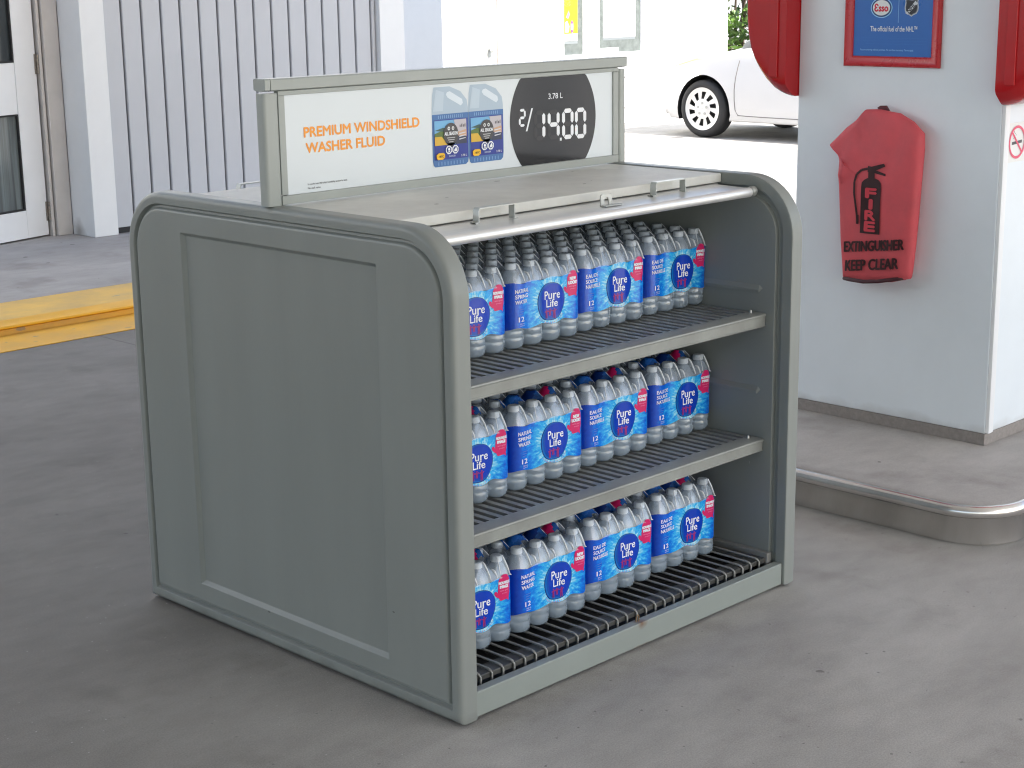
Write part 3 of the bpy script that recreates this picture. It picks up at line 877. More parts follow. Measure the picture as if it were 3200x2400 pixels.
    q([(0.08, 0.155), (0.14, 0.175), (0.27, 0.175), (0.31, 0.155), (0.31, 0.115), (0.25, 0.090), (0.12, 0.090), (0.08, 0.11)], ink(244, 190, 40), 9)
    P.text("-40\u00b0C", U(0.13), U(0.27), V(0.118), V(0.146), ink(50, 44, 30), 10, 0.02)
    P.text("DANGER", U(0.42), U(0.60), V(0.115), V(0.135), ink(200, 210, 236), 9, 0.02)
    P.text("3.78 L", U(0.76), U(0.92), V(0.108), V(0.134), WH, 9, 0.02)
    P.done("printed_jug", sign)
jug(0.556, 1.2385, 0.134, 0.213)
jug(0.6915, 1.2385, 0.134, 0.213)

# ================================================================== WATER PACKS
p_, rB, rF = 0.0685, 0.0332, 0.0342
pro = [(0.0, 0.004), (0.018, 0.003), (0.021, 0.0), (0.0265, 0.002), (0.0300, 0.009), (0.0312, 0.018), (0.0312, 0.027), (0.0300, 0.030), (0.0312, 0.033), (0.0312, 0.044), (0.0300, 0.047), (0.0312, 0.050), (0.0312, 0.060), (0.0315, 0.0602), (0.0315, 0.150), (0.0315, 0.1501), (0.0315, 0.160), (0.0312, 0.1602), (0.0305, 0.168), (0.0275, 0.179), (0.0225, 0.190), (0.0165, 0.199), (0.0130, 0.203), (0.0130, 0.214), (0.0, 0.214)]
bot = MB()
nseg = 20
pro = [(r * 1.064 if z < 0.20 else r, z) for r, z in pro]
ringL = [[(r * math.cos(2 * math.pi * k / nseg), r * math.sin(2 * math.pi * k / nseg), z) for k in range(nseg)] for r, z in [(max(r, 0.0004), z) for r, z in pro]]
bot.loops(ringL, True, True, True)
for i, f in enumerate(bot.f):
    zc = sum(bot.v[j][2] for j in f) / len(f)
    if len(f) == 4 and 0.0602 <= zc < 0.150: bot.mi[i] = 1
    elif len(f) == 4 and 0.150 <= zc <= 0.1601: bot.mi[i] = 2
bottle_me = bot.mesh("bottle", [M['pet'], M['sleeve'], M['sleevetop']], True, 50)
cap_me = MB().lathe([(0.0144, 0.0), (0.0148, 0.002), (0.0148, 0.0125), (0.0135, 0.0148), (0.0004, 0.0152)], 20, (0, 0, 0.205)).mesh("bottle_cap", [M['cap']])

# path of the film round the pack: left side, front, right side, following the bottles
path = []
def corr(t): return 0.0048 * (1 - math.cos(2 * math.pi * t)) / 2
nS = 10
for k in range(2 * nS, 0, -1): path.append((-rF + corr(k / nS), k / nS * p_))
for k in range(0, 9): a = rad(180 + 90 * k / 9); path.append((rF * math.cos(a), rF * math.sin(a)))
for k in range(0, 3 * nS + 1): path.append((k / nS * p_, -rF + corr(k / nS)))
for k in range(1, 10): a = rad(270 + 90 * k / 9); path.append((3 * p_ + rF * math.cos(a), rF * math.sin(a)))
for k in range(1, 2 * nS + 1): path.append((3 * p_ + rF - corr(k / nS), k / nS * p_))
S = [0.0]
for a, b in zip(path, path[1:]): S.append(S[-1] + math.hypot(b[0] - a[0], b[1] - a[1]))
i0 = 2 * nS + 4; i1 = 2 * nS + 9 + 3 * nS + 5
s0, s1 = S[i0], S[i1]
LZ0, LZ1 = 0.052, 0.171
def on_film(u, v, l, off=0.0):
    """u along the pack front (0..1), v up the label (0..1)"""
    s = s0 + u * (s1 - s0)
    s = max(S[0], min(S[-1] - 1e-6, s))
    lo_, hi = 0, len(S) - 1
    while hi - lo_ > 1:
        m_ = (lo_ + hi) // 2
        if S[m_] <= s: lo_ = m_
        else: hi = m_
    t = (s - S[lo_]) / (S[hi] - S[lo_])
    a, b = path[lo_], path[hi]
    x, y = a[0] + (b[0] - a[0]) * t, a[1] + (b[1] - a[1]) * t
    dx, dy = b[0] - a[0], b[1] - a[1]
    n_ = math.hypot(dx, dy)
    o = 0.0005 * l + off
    return (x + dy / n_ * o, y - dx / n_ * o, LZ0 + v * (LZ1 - LZ0))
lab = MB(); lab.uv = []
nz = 7
Lr = []
for j in range(nz):
    v = j / (nz - 1)
    ring = []
    for i, s in enumerate(S):
        u = (s - s0) / (s1 - s0)
        lo2 = 0.0035 * math.sin(u * 19) * (1 if j == 0 else 0)
        x, y, z = on_film(u, v, 0)
        ring.append((x, y, z + lo2 + (0.0025 * math.sin(u * 23 + 1) if j == nz - 1 else 0)))
        lab.uv.append((u, v))
    Lr.append(ring)
lab.loops(Lr, False)
label_me = lab.mesh("printed_wrap", [M['label']], True, 80)
PINK, NAVY, PWH = ink(214, 30, 104, 0.3), ink(8, 62, 186, 0.25), ink(238, 242, 250, 0.3)
def pack_print(kind):
    Q = Print(on_film)
    cu_, cv_ = 0.552, 0.468
    Q.ellipse(cu_, cv_, 0.204, 0.436, ink(6, 40, 120, 0.25), 1, 36, 6, 0.03)
    Q.ellipse(cu_, cv_ + 0.004, 0.197, 0.421, ink(10, 104, 190, 0.25), 2, 36, 6, 0.03)
    Q.ellipse(cu_ + 0.010, cv_ + 0.012, 0.184, 0.402, ink(9, 80, 178, 0.25), 2.5, 36, 6, 0.03)
    Q.ellipse(cu_ + 0.022, cv_ + 0.022, 0.168, 0.378, NAVY, 3, 36, 6, 0.03)
    Q.text("Pure", 0.462, 0.668, 0.525, 0.710, PWH, 4, 0.014)
    Q.text("Life", 0.490, 0.632, 0.350, 0.520, PWH, 4, 0.014)
    FG = ink(150, 34, 112, 0.3)
    for fx, fh in ((0.49, 0.20), (0.535, 0.15), (0.59, 0.215)):
        Q.star([(fx - 0.012, 0.305 - fh), (fx - 0.003, 0.305 - fh), (fx, 0.21), (fx + 0.006, 0.305 - fh), (fx + 0.014, 0.305 - fh), (fx + 0.013, 0.24), (fx + 0.03, 0.275), (fx + 0.026, 0.285), (fx + 0.008, 0.272), (fx - 0.012, 0.272), (fx - 0.028, 0.258), (fx - 0.026, 0.248), (fx - 0.011, 0.24)], FG, 4, (fx, 0.25), 1)
        Q.ellipse(fx + 0.002, 0.295, 0.009, 0.018, FG, 4, 10, 1)
    for k in range(17):       # the curved pink line under the badge
        a = rad(222 + 5.9 * k)
        x, y = cu_ + 0.228 * math.cos(a), cv_ + 0.472 * math.sin(a)
        Q.star([(x - 0.004, y - 0.012), (x + 0.004, y - 0.010), (x + 0.004, y + 0.012 - 0.004 * (k % 3)), (x - 0.004, y + 0.010)], ink(214, 96, 150, 0.3), 1, None, 1)
    lines = ("NATURAL", "SPRING", "WATER") if kind == 'en' else ("EAU DE", "SOURCE", "NATURELLE")
    for k, t in enumerate(lines):
        Q.text(t, 0.055, 0.055 + (0.185, 0.175, 0.165)[k] + (0.05 if t == "NATURELLE" else 0), 0.790 - 0.120 * k, 0.872 - 0.120 * k, PWH, 2, 0.018)
    Q.text("12", 0.090, 0.165, 0.160, 0.265, PWH, 2, 0.022)
    Q.text("500 mL", 0.105, 0.172, 0.095, 0.125, ink(190, 205, 235, 0.3), 2, 0.01)
    Q.text("16.9 fl oz", 0.105, 0.172, 0.055, 0.082, ink(190, 205, 235, 0.3), 2, 0.01)
    for k in range(3): Q.rect(0.10, 0.17 - 0.012 * k, 0.42 - 0.05 * k, 0.432 - 0.05 * k, ink(70, 110, 196, 0.3), 2)
    sq = lambda pts: [(0.935 + (a - 0.985) * 0.92, b) for a, b in pts]
    mt = [(0.842, 0.560), (0.822, 0.640), (0.832, 0.800), (0.835, 0.930), (0.860, 1.030), (0.900, 1.075), (0.945, 1.055), (0.975, 0.960), (0.985, 0.800), (0.978, 0.640), (0.960, 0.545), (0.965, 0.500), (0.955, 0.478), (0.938, 0.520), (0.880, 0.510), (0.862, 0.505), (0.850, 0.520)]
    Q.star(sq(mt), PINK, 2, None, 4)
    Q.star(sq([(0.838, 0.570), (0.815, 0.720), (0.792, 0.735), (0.776, 0.700), (0.785, 0.655), (0.812, 0.600)]), PINK, 2, None, 2)
    if kind == 'en':
        Q.text("NEW", 0.827, 0.901, 0.862, 0.930, PWH, 3, 0.04)
        Q.text("LOOK!", 0.809, 0.917, 0.770, 0.842, PWH, 3, 0.04)
    else:
        Q.text("NOUVELLE", 0.800, 0.929, 0.862, 0.922, PWH, 3, 0.04)
        Q.text("IMAGE", 0.813, 0.907, 0.775, 0.840, PWH, 3, 0.04)
    LP_ = ink(236, 150, 186, 0.3)
    Q.text("same great", 0.815, 0.912, 0.700, 0.735, LP_, 3, 0.01)
    Q.text("product", 0.834, 0.894, 0.645, 0.680, LP_, 3, 0.01)
    return Q.mesh("wrap_lettering", Q.mats, False)
print_en, print_fr = pack_print('en'), pack_print('fr')

# clear film stretched over the caps
caps = [(i * p_, j * p_) for i in range(4) for j in range(3)]
x0f, x1f, y0f, y1f = -rF, 3 * p_ + rF, -rF, 2 * p_ + rF
def film_h(x, y):
    h = 0.0
    for cx, cy2 in caps:
        d = math.hypot(x - cx, y - cy2)
        h = max(h, 0.2212 - max(0.0, d - 0.0135) * 1.05)
    # distance to the rounded border
    ex, ey = min(x - x0f, x1f - x), min(y - y0f, y1f - y)
    e = min(ex, ey)
    if ex < rF and ey < rF: e = rF - math.hypot(rF - ex, rF - ey)
    e = max(0.0, e)
    edge = 0.171 + 0.0505 * min(1.0, e / 0.0205) ** 0.85
    return min(h, edge)
nx, ny = 66, 50
fm = MB(); tp = MB()
idx = {}
for i in range(nx + 1):
    for j in range(ny + 1):
        x, y = x0f + (x1f - x0f) * i / nx, y0f + (y1f - y0f) * j / ny
        ex, ey = min(x - x0f, x1f - x), min(y - y0f, y1f - y)
        if ex < rF and ey < rF:          # pull the corners on to the arc
            dx_, dy_ = rF - ex, rF - ey
            q = math.hypot(dx_, dy_); mx_ = max(dx_, dy_)
            if q > 1e-9:
                f_ = mx_ / q
                nx_, ny_ = rF - dx_ * f_, rF - dy_ * f_
                x = x0f + nx_ if x - x0f < x1f - x else x1f - nx_
                y = y0f + ny_ if y - y0f < y1f - y else y1f - ny_
        idx[i, j] = len(fm.v)
        fm.v.append((x, y, film_h(x, y)))
for i in range(nx):
    for j in range(ny):
        q = [idx[i, j], idx[i + 1, j], idx[i + 1, j + 1], idx[i, j + 1]]
        fm.f.append(q); fm.mi.append(0)
# pleats: narrow film folds from caps to wrap, coloured white as painted highlights
film_src = [list(q) for q in fm.f]
def pleat(x0_, y0_, x1_, y1_, r):
    pts = []
    for k in range(7):
        t = k / 6
        x, y = x0_ + (x1_ - x0_) * t, y0_ + (y1_ - y0_) * t
        pts.append((x, y, film_h(x, y) + 0.0004))
    fm.tube(pts, [r * q for q in (0.5, 0.9, 1.0, 1.0, 0.9, 0.8, 0.4)], 6, 1)
prn = random.Random(11)
for i in range(4):
    pleat(i * p_ + 0.009, -0.012, i * p_ + 0.0185 + prn.uniform(-0.002, 0.002), -rF + 0.001, 0.0027)
    if i < 3: pleat(i * p_ + 0.0335, -0.018, i * p_ + 0.038 + prn.uniform(-0.002, 0.002), -rF + 0.001, 0.0030)
    if prn.random() < 0.6: pleat(i * p_ - 0.010, -0.012, i * p_ - 0.017, -rF + 0.002, 0.0014)
    for j in (1, 2):
        pleat(i * p_ + 0.008, j * p_ - 0.010, i * p_ + 0.019, j * p_ - 0.026, 0.0013)
film_me = fm.mesh("shrink_film", [M['film'], M['pleat']], True, 80)
fm.f = film_src
def top_patch(test, lift):
    b = MB(); vm = {}
    for q in fm.f:
        c = [sum(fm.v[k][a] for k in q) / 4 for a in range(2)]
        if test(c[0], c[1]):
            f = []
            for k in q:
                if k not in vm:
                    vm[k] = len(b.v); b.v.append((fm.v[k][0], fm.v[k][1], fm.v[k][2] + lift))
                f.append(vm[k])
            b.f.append(f); b.mi.append(0)
    return b
cxm, cym = 1.5 * p_, p_
tpb = top_patch(lambda x, y: abs(y - cym) < 0.030 + 0.006 * math.sin(x * 60) and abs(x - cxm) < 0.100, 0.0012)
tpp = top_patch(lambda x, y: (x - (cxm + 0.075)) ** 2 / 0.016 ** 2 + (y - cym - 0.005) ** 2 / 0.030 ** 2 < 1, 0.0020)
tpo = top_patch(lambda x, y: (x - cxm) ** 2 / 0.040 ** 2 + (y - cym) ** 2 / 0.024 ** 2 < 1, 0.0020)
o_ = len(tpb.v)
for src, mi_ in ((tpp, 1), (tpo, 2)):
    o_ = len(tpb.v); tpb.v += src.v; tpb.f += [[k + o_ for k in f] for f in src.f]; tpb.mi += [mi_] * len(src.f)
topprint_me = tpb.mesh("top_print", [M['topprint'], PINK, ink(10, 44, 110, 0.25)], True, 80)

def obj(name, me, parent, loc=(0, 0, 0), rz=0.0):
    o = bpy.data.objects.new(name, me)
    COL.objects.link(o)
    o.parent = parent; o.location = loc; o.rotation_euler.z = rz
    return o
def make_pack(top, kind):
    root = thing("water_pack", "shrink wrapped pack of twelve water bottles", "water pack", (0, 0, 0), "packs of bottled water on the cabinet shelves")
    for i in range(4):
        for j in range(3):
            b = obj("bottle", bottle_me, root, (i * p_, j * p_, 0), random.uniform(0, 6))
            obj("bottle_cap", cap_me, b)
    w = obj("printed_wrap", label_me, root)
    obj("wrap_lettering", print_en if kind == 'en' else print_fr, w)
    f = obj("shrink_film", film_me, root)
    if top: obj("top_print", topprint_me, f)
    return root
def copy_tree(o, parent=None):
    c = o.copy()
    COL.objects.link(c)
    c.parent = parent
    for ch in list(o.children): copy_tree(ch, c)
    return c
protos = {}
COLN = {1: "half hidden by the left side panel", 2: "with the pink NEW LOOK badge", 3: "third along from the left side panel", 4: "nearest the right inner wall"}
BEH = {1: "the pack half hidden by the left side panel", 2: "the pack with the NEW LOOK badge", 3: "the third pack from the left", 4: "the pack nearest the right inner wall"}
ROWS = {'upper': (0.8035, 1.0, {1: (0.218, 0.307), 2: (0.494, 0.307), 3: (0.777, 0.320), 4: (1.066, 0.332)}),
        'middle': (0.4366, 1.015, {1: (0.180, 0.270), 2: (0.465, 0.274), 3: (0.752, 0.285), 4: (1.044, 0.294)}),
        'bottom': (0.0934, 1.02, {1: (0.090, 0.179), 2: (0.376, 0.182), 3: (0.668, 0.198), 4: (0.961, 0.207)})}
for sh, (z, scl, cols) in ROWS.items():
    for row in range(2):
        for c, (x, y) in cols.items():
            if row == 1 and (c == 1 or (sh == 'bottom' and c == 2)): continue
            key = (sh != 'upper', 'en' if c == 2 else 'fr')
            if key not in protos: protos[key] = o = make_pack(*key)
            else: o = copy_tree(protos[key])
            dy = 0.2085 * scl * row
            o.location = (x + random.uniform(-0.002, 0.002) * row, y + dy, z)
            o.scale = (scl, scl, scl)
            shn = {'upper': "upper shelf", 'middle': "middle shelf", 'bottom': "bottom grate"}[sh]
            o['label'] = ("front water pack on the %s, %s" % (shn, COLN[c])) if row == 0 else ("water pack on the %s, directly behind %s" % (shn, BEH[c]))

# ================================================================== WHITE PILLAR AND WHAT IS ON IT
PX, PX1, PY0, PY1 = 2.628, 3.60, 0.1135, 0.930
pil = thing("pump_pillar", "white enamelled pump pillar standing on the concrete island", "pillar", (PX, PY0, 0.1265))
def pp(mb, name, m, bevel=0.0): return shift(mb, (PX, PY0, 0.1265)).build(name, m, pil, bevel=bevel)
pp(MB().box(PX, PX1, PY0, PY1, 0.1695, 3.6), "body", M['pillar'], 0.004)
pp(MB().box(PX + 0.002, PX1 - 0.002, PY0 + 0.001, PY1 - 0.002, 0.1268, 0.169), "plinth", M['plinth'], 0.001)
tr_ = MB().prism([(PX + 0.004, PY0 - 0.0125), (PX + 0.014, PY0 - 0.014), (PX + 0.040, PY0 - 0.010), (PX + 0.043, PY0 - 0.0005), (PX + 0.002, PY0 - 0.0005)], 'z', 0.172, 3.6)
pp(tr_, "corner_trim", M['pillartrim'], 0.0015)
# red housings on the two narrow faces
def housing(sgn, yface, label):
    top = 3.2
    out = 0.206
    pr = [(0, top), (out, top), (out, 1.60), (out - 0.002, 1.56), (out - 0.008, 1.515), (out - 0.022, 1.455), (out - 0.045, 1.410), (out - 0.064, 1.385), (out - 0.092, 1.354), (out - 0.122, 1.330), (out - 0.148, 1.316), (out - 0.168, 1.308), (out - 0.188, 1.303), (0, 1.302)]
    def L(x, d, face=False):
        r_ = []
        for a, z in pr:
            cz = 1.62; s_ = 1 - d / 0.25
            aa = a * s_ if a > 0 else 0
            r_.append((x, yface + sgn * (aa + 0.0015), z if z > 2 else 1.60 - (1.60 - z) * (s_ if z < 1.60 else 1)))
        return r_
    x0, x1 = 2.545, 3.70
    b = MB().loops([L(x0, 0.070), L(x0, 0.045), L(x0 + 0.006, 0.034), L(x0 + 0.035, 0.012), L(x0 + 0.048, 0.004), L(x0 + 0.065, 0.0), L(x1, 0.0)], True, True, True)
    o = thing("pump_housing", label, "pump housing", (x0 + 0.5, yface + sgn * 0.1, 1.302), "red pump housings on the pillar")
    shift(b, (x0 + 0.5, yface + sgn * 0.1, 1.302)).build("shell", M['red'], o, angle=40, wn=True)
    # raised rib along the flat face
    rb = MB().prism([(yface + sgn * 0.035, 1.372), (yface + sgn * 0.072, 1.372), (yface + sgn * 0.070, 3.1), (yface + sgn * 0.033, 3.1)], 'x', x0 - 0.007, x0 + 0.004)
    shift(rb, (x0 + 0.5, yface + sgn * 0.1, 1.302)).build("side_rib", M['red'], o, bevel=0.003)
    return o
housing(1, PY1, "glossy red rounded pump housing on the far face of the pillar, beside the white car")
housing(-1, PY0 - 0.014, "glossy red rounded pump housing above the no smoking sticker on the pillar")

# framed poster
pf = thing("poster_frame", "red framed blue poster with two logos on the white pillar", "poster", (PX, 0.541, 1.41))
fo = (PX, 0.541, 1.41)
A0, A1, B0, B1 = 0.350, 0.7335, 1.4155, 2.02
b = MB()
def fl(i, x): return [(x, A0 + i, B0 + i), (x, A1 - i, B0 + i), (x, A1 - i, B1 - i), (x, A0 + i, B1 - i)]
b.loops([fl(0, PX - 0.001), fl(0, PX - 0.010), fl(0.004, PX - 0.0155), fl(0.010, PX - 0.017), fl(0.018, PX - 0.014), fl(0.030, PX - 0.0125), fl(0.0345, PX - 0.009), fl(0.0365, PX - 0.003)], True)
shift(b, fo).build("frame", M['redframe'], pf, angle=20)
bl = MB().box(PX - 0.005, PX - 0.0012, A0 + 0.034, A1 - 0.034, B0 + 0.034, B1 - 0.034)
blue = mat("blue_poster_paper", (lin(28), lin(102), lin(184)), 0.3, var=0.03, vscale=6)
shift(bl, fo).build("poster_sheet", blue, pf)
def fpil(u, v, l): return (PX - 0.005 - 0.0005 * l - fo[0], u - fo[1], v - fo[2])
# u runs from right to left on this face, so mirror it
Qp = Print(lambda u, v, l: fpil(-u, v, l))
LB, ES, WP = ink(150, 205, 245), ink(206, 30, 66), ink(232, 240, 248)
ec = (-0.588, 1.6165)
Qp.ellipse(ec[0], ec[1], 0.0435, 0.0345, LB, 1, 40, 2)
Qp.ellipse(ec[0], ec[1], 0.0400, 0.0315, ink(20, 66, 122), 2, 40, 2)
Qp.ellipse(ec[0], ec[1], 0.0345, 0.0262, ink(226, 232, 232), 3, 40, 2)
Qp.text("\u0190sso", ec[0] - 0.027, ec[0] + 0.027, ec[1] - 0.012, ec[1] + 0.013, ES, 4, 0.035)
Qp.rect(-0.5205, -0.5190, 1.566, 1.66, LB, 1)
nc = (-0.469, 1.6160)
shp = [(-0.027, 0.030), (-0.020, 0.034), (0.0, 0.030), (0.020, 0.034), (0.027, 0.030), (0.0245, 0.020), (0.0275, 0.004), (0.026, -0.010), (0.020, -0.019), (0.008, -0.024), (0.0, -0.029), (-0.008, -0.024), (-0.020, -0.019), (-0.026, -0.010), (-0.0275, 0.004), (-0.0245, 0.020)]
Qp.star([(nc[0] + a, nc[1] + c) for a, c in shp], ink(196, 204, 212), 1, nc, 2)
Qp.star([(nc[0] + a * 0.88, nc[1] + c * 0.88) for a, c in shp], ink(120, 128, 138), 2, nc, 2)
Qp.star([(nc[0] + a * 0.78, nc[1] + c * 0.78) for a, c in shp], ink(34, 38, 46), 3, nc, 2)
Qp.poly([(nc[0] - 0.0235, nc[1] - 0.017), (nc[0] - 0.0145, nc[1] - 0.0225), (nc[0] + 0.0235, nc[1] + 0.014), (nc[0] + 0.0155, nc[1] + 0.0245)], ink(206, 212, 218), 4)
Qp.text("NHL", nc[0] - 0.019, nc[0] + 0.019, nc[1] - 0.0055, nc[1] + 0.0062, ink(36, 40, 48), 5, 0.03, rot=rad(44))
Qp.text("The official fuel of the NHL\u2122", -0.630, -0.444, 1.5365, 1.5545, WP, 1, 0.022)
for k in range(3):
    Qp.rect(-0.668 + 0.01 * k, -0.405, 1.514 - 0.010 * k - 0.0006, 1.514 - 0.010 * k, ink(44, 118, 196), 1)
Qp.text("You are entering without purchase. No purchase necessary. Terms apply.", -0.670, -0.455, 1.4685, 1.4765, LB, 1, 0.008)
Qp.done("printing", pf)

# cloth cover over the fire extinguisher
outl = [(0.598, 1.27), (0.546, 1.273), (0.5, 1.266), (0.462, 1.262), (0.406, 1.235), (0.367, 1.201), (0.365, 1.151), (0.372, 1.032), (0.377, 0.918), (0.385, 0.79), (0.394, 0.691), (0.47, 0.670), (0.569, 0.658), (0.67, 0.662), (0.683, 0.791), (0.695, 0.928), (0.701, 1.039), (0.703, 1.086), (0.719, 1.119), (0.743, 1.142), (0.678, 1.204), (0.636, 1.233)]
ext = thing("extinguisher_cover", "red cloth fire extinguisher cover hanging on the white pillar", "extinguisher cover", (PX - 0.06, 0.54, 0.66))
eo = (PX - 0.06, 0.54, 0.66)
dense = []
for a, c in zip(outl, outl[1:] + outl[:1]):
    for k in range(3): dense.append((a[0] + (c[0] - a[0]) * k / 3, a[1] + (c[1] - a[1]) * k / 3))
def ext_depth(y, z):
    """relief of the cloth: fuller in the middle, a pulled fold to the upper left"""
    d = 0.0
    d += 0.014 * math.exp(-((y - 0.655 - (z - 1.13) * -0.35) / 0.018) ** 2) * (1 if z > 1.03 else 0)
    d -= 0.016 * math.exp(-((y - 0.625 + (z - 1.20) * 0.55) / 0.016) ** 2) * math.exp(-((z - 1.19) / 0.07) ** 2)
    d -= 0.010 * math.exp(-((z - 1.145 - (0.66 - y) * 0.9) / 0.016) ** 2) * (1 if y > 0.62 else 0)
    d += 0.003 * math.sin(y * 55 + z * 9) * math.sin(z * 17 + 1)
    return d
outl = [(y + max(0.0, 0.50 - y) * 0.02, z) for y, z in outl]
outl = [(y + 0.006, z) for y, z in outl]
dense = []
for a, c in zip(outl, outl[1:] + outl[:1]):
    for k in range(3): dense.append((a[0] + (c[0] - a[0]) * k / 3, a[1] + (c[1] - a[1]) * k / 3))
cyz = (0.545, 0.975)
loops_ = []
for t, x in ((0.86, 0.0015), (0.92, 0.02), (0.975, 0.045), (1.0, 0.064), (0.992, 0.078), (0.965, 0.090), (0.90, 0.097), (0.8, 0.100), (0.68, 0.101), (0.55, 0.103), (0.4, 0.104), (0.25, 0.105), (0.1, 0.105)):
    ring = []
    x *= 0.72
    for y, z in dense:
        yy, zz = cyz[0] + (y - cyz[0]) * t, cyz[1] + (z - cyz[1]) * t
        dep = ext_depth(yy, zz) * min(1, x / 0.066) * 0.8 if x > 0.036 else 0
        ring.append((PX - x - dep, yy, zz))
    loops_.append(ring)
b = MB().loops(loops_, True, True, True)
shift(b, eo).build("cover_bag", M['vinyl'], ext, angle=70)
hem = MB()
hp = [(PX - 0.060, 0.417, 0.690), (PX - 0.080, 0.422, 0.690), (PX - 0.098, 0.450, 0.684), (PX - 0.1075, 0.51, 0.672), (PX - 0.1075, 0.57, 0.664), (PX - 0.098, 0.635, 0.664), (PX - 0.080, 0.668, 0.664), (PX - 0.05, 0.674, 0.662)]
hp = [(PX - (PX - x) * 0.74, y + 0.006, z) for x, y, z in hp]
hem.loops([[(x, y, z - 0.006) for x, y, z in hp], [(x - 0.004, y, z) for x, y, z in hp], [(x + 0.002, y, z + 0.008) for x, y, z in hp]], False)
shift(hem, eo).build("dark_hem", mat("dark_maroon_binding", (0.05, 0.008, 0.012), 0.6), ext, angle=60)
tb = MB().prism([(0.548, 1.262), (0.520, 1.268), (0.533, 1.285), (0.556, 1.284), (0.568, 1.276)], 'x', PX - 0.042, PX - 0.034)
shift(tb, eo).build("hanging_tab", mat("maroon_tab", (0.09, 0.012, 0.02), 0.6, var=0.2, vscale=40), ext)
FX = PX - 0.1095
def fext(u, v, l): return (FX - 0.0006 * l - 0.0 - eo[0], -u - eo[1], v - eo[2])
BK = ink(46, 8, 14, 0.6)
def fext2(u, v, l):
    y, z = -u + 0.014, v - 0.003
    x = PX - (0.0756 - max(0.0, abs(y - 0.545) - 0.085) * 0.07) - ext_depth(y, z) * 0.8
    return (x - 0.0022 - 0.0006 * l - eo[0], y - eo[1], z - eo[2])
Qe = Print(fext2)
Qe.patch(-0.5835, -0.5035, 0.8415, 1.006, BK, 1, 6, 16)
Qe.star([(-0.5835, 1.005), (-0.5035, 1.005), (-0.505, 1.022), (-0.515, 1.033), (-0.530, 1.038), (-0.560, 1.037), (-0.573, 1.030), (-0.582, 1.020)], BK, 1, None, 1)
Qe.poly([(-0.557, 1.036), (-0.531, 1.036), (-0.531, 1.058), (-0.557, 1.058)], BK, 1)
Qe.poly([(-0.560, 1.058), (-0.530, 1.056), (-0.487, 1.048), (-0.487, 1.056), (-0.525, 1.066), (-0.490, 1.082), (-0.494, 1.092), (-0.545, 1.078), (-0.560, 1.080)], BK, 1)
hosep = [(-0.560, 1.070), (-0.585, 1.064), (-0.604, 1.048), (-0.613, 1.020), (-0.612, 0.980), (-0.604, 0.940), (-0.598, 0.905), (-0.596, 0.880)]
for a, c in zip(hosep, hosep[1:]):
    dx_, dy_ = c[0] - a[0], c[1] - a[1]; q = math.hypot(dx_, dy_); nx_, ny_ = -dy_ / q * 0.0042, dx_ / q * 0.0042
    Qe.poly([(a[0] + nx_, a[1] + ny_), (a[0] - nx_, a[1] - ny_), (c[0] - nx_, c[1] - ny_), (c[0] + nx_, c[1] + ny_)], BK, 1)
Qe.rect(-0.601, -0.590, 0.872, 0.905, BK, 1)
RDI = ink(206, 62, 76, 0.6)
for k, ch in enumerate("FIRE"):
    zt = 1.001 - 0.0392 * k
    w_ = 0.021 if ch != 'I' else 0.006
    Qe.text(ch, -0.5435 - w_, -0.5435 + w_, zt - 0.032, zt, RDI, 3, 0.05)
def slope_text(t, u0, u1, vl, vr, h):
    vs, fs_ = glyphs(t, 0.0)
    for i, (du, dv) in enumerate(((0, 0), (-0.0024, 0), (0.0024, 0), (0, 0.0012), (0, -0.0012), (-0.0012, 0), (0.0012, 0))):
        Qe.add([fext2(u0 + du + a * (u1 - u0), vl + dv + a * (vr - vl) + c * h, 1 + 0.16 * i) for a, c in vs], fs_, Qe.idx(BK))
slope_text("EXTINGUISHER", -0.648, -0.407, 0.7665, 0.797, 0.037)
slope_text("KEEP CLEAR", -0.640, -0.425, 0.698, 0.728, 0.039)
Qe.done("lettering", ext)

# no smoking sticker
ns = thing("no_smoking_sticker", "white no smoking sticker under the red housing on the pillar", "sticker", (2.735, PY0, 1.17))
no_ = (2.735, PY0, 1.17)
st_ = MB().box(2.672, 2.800, PY0 - 0.0022, PY0 - 0.0006, 1.105, 1.238)
shift(st_, no_).build("sticker_sheet", mat("white_vinyl_sticker", (0.76, 0.77, 0.76), 0.3, var=0.02, vscale=20), ns)
Qn = Print(lambda u, v, l: (u - no_[0], PY0 - 0.0022 - 0.0005 * l - no_[1], v - no_[2]))
PKR = ink(226, 84, 116)
c_ = (2.736, 1.1715)
oc = [(c_[0] + 0.056 * math.cos(2 * math.pi * k / 40), c_[1] + 0.056 * math.sin(2 * math.pi * k / 40)) for k in range(40)]
ic = [(c_[0] + 0.047 * math.cos(2 * math.pi * k / 40), c_[1] + 0.047 * math.sin(2 * math.pi * k / 40)) for k in range(40)]
Qn.loops([[Qn.fn(*q, 3) for q in oc], [Qn.fn(*q, 3) for q in ic]], True, False, False, Qn.idx(PKR))
cig = ink(70, 72, 74)
Qn.poly([(c_[0] - 0.034, c_[1] - 0.008), (c_[0] + 0.034, c_[1] - 0.004), (c_[0] + 0.034, c_[1] + 0.006), (c_[0] - 0.034, c_[1] + 0.002)], cig, 1)
for a0, ox, oz in ((0, -0.026, 0.012), (1, -0.014, 0.022)):
    pts = [(c_[0] + ox + 0.007 * math.sin(q * 0.9 + a0), c_[1] + oz + 0.0035 * q) for q in range(6)]
    for a, c in zip(pts, pts[1:]): Qn.poly([(a[0] - 0.0012, a[1]), (a[0] + 0.0012, a[1]), (c[0] + 0.0012, c[1]), (c[0] - 0.0012, c[1])], cig, 1)
dx_ = 0.034
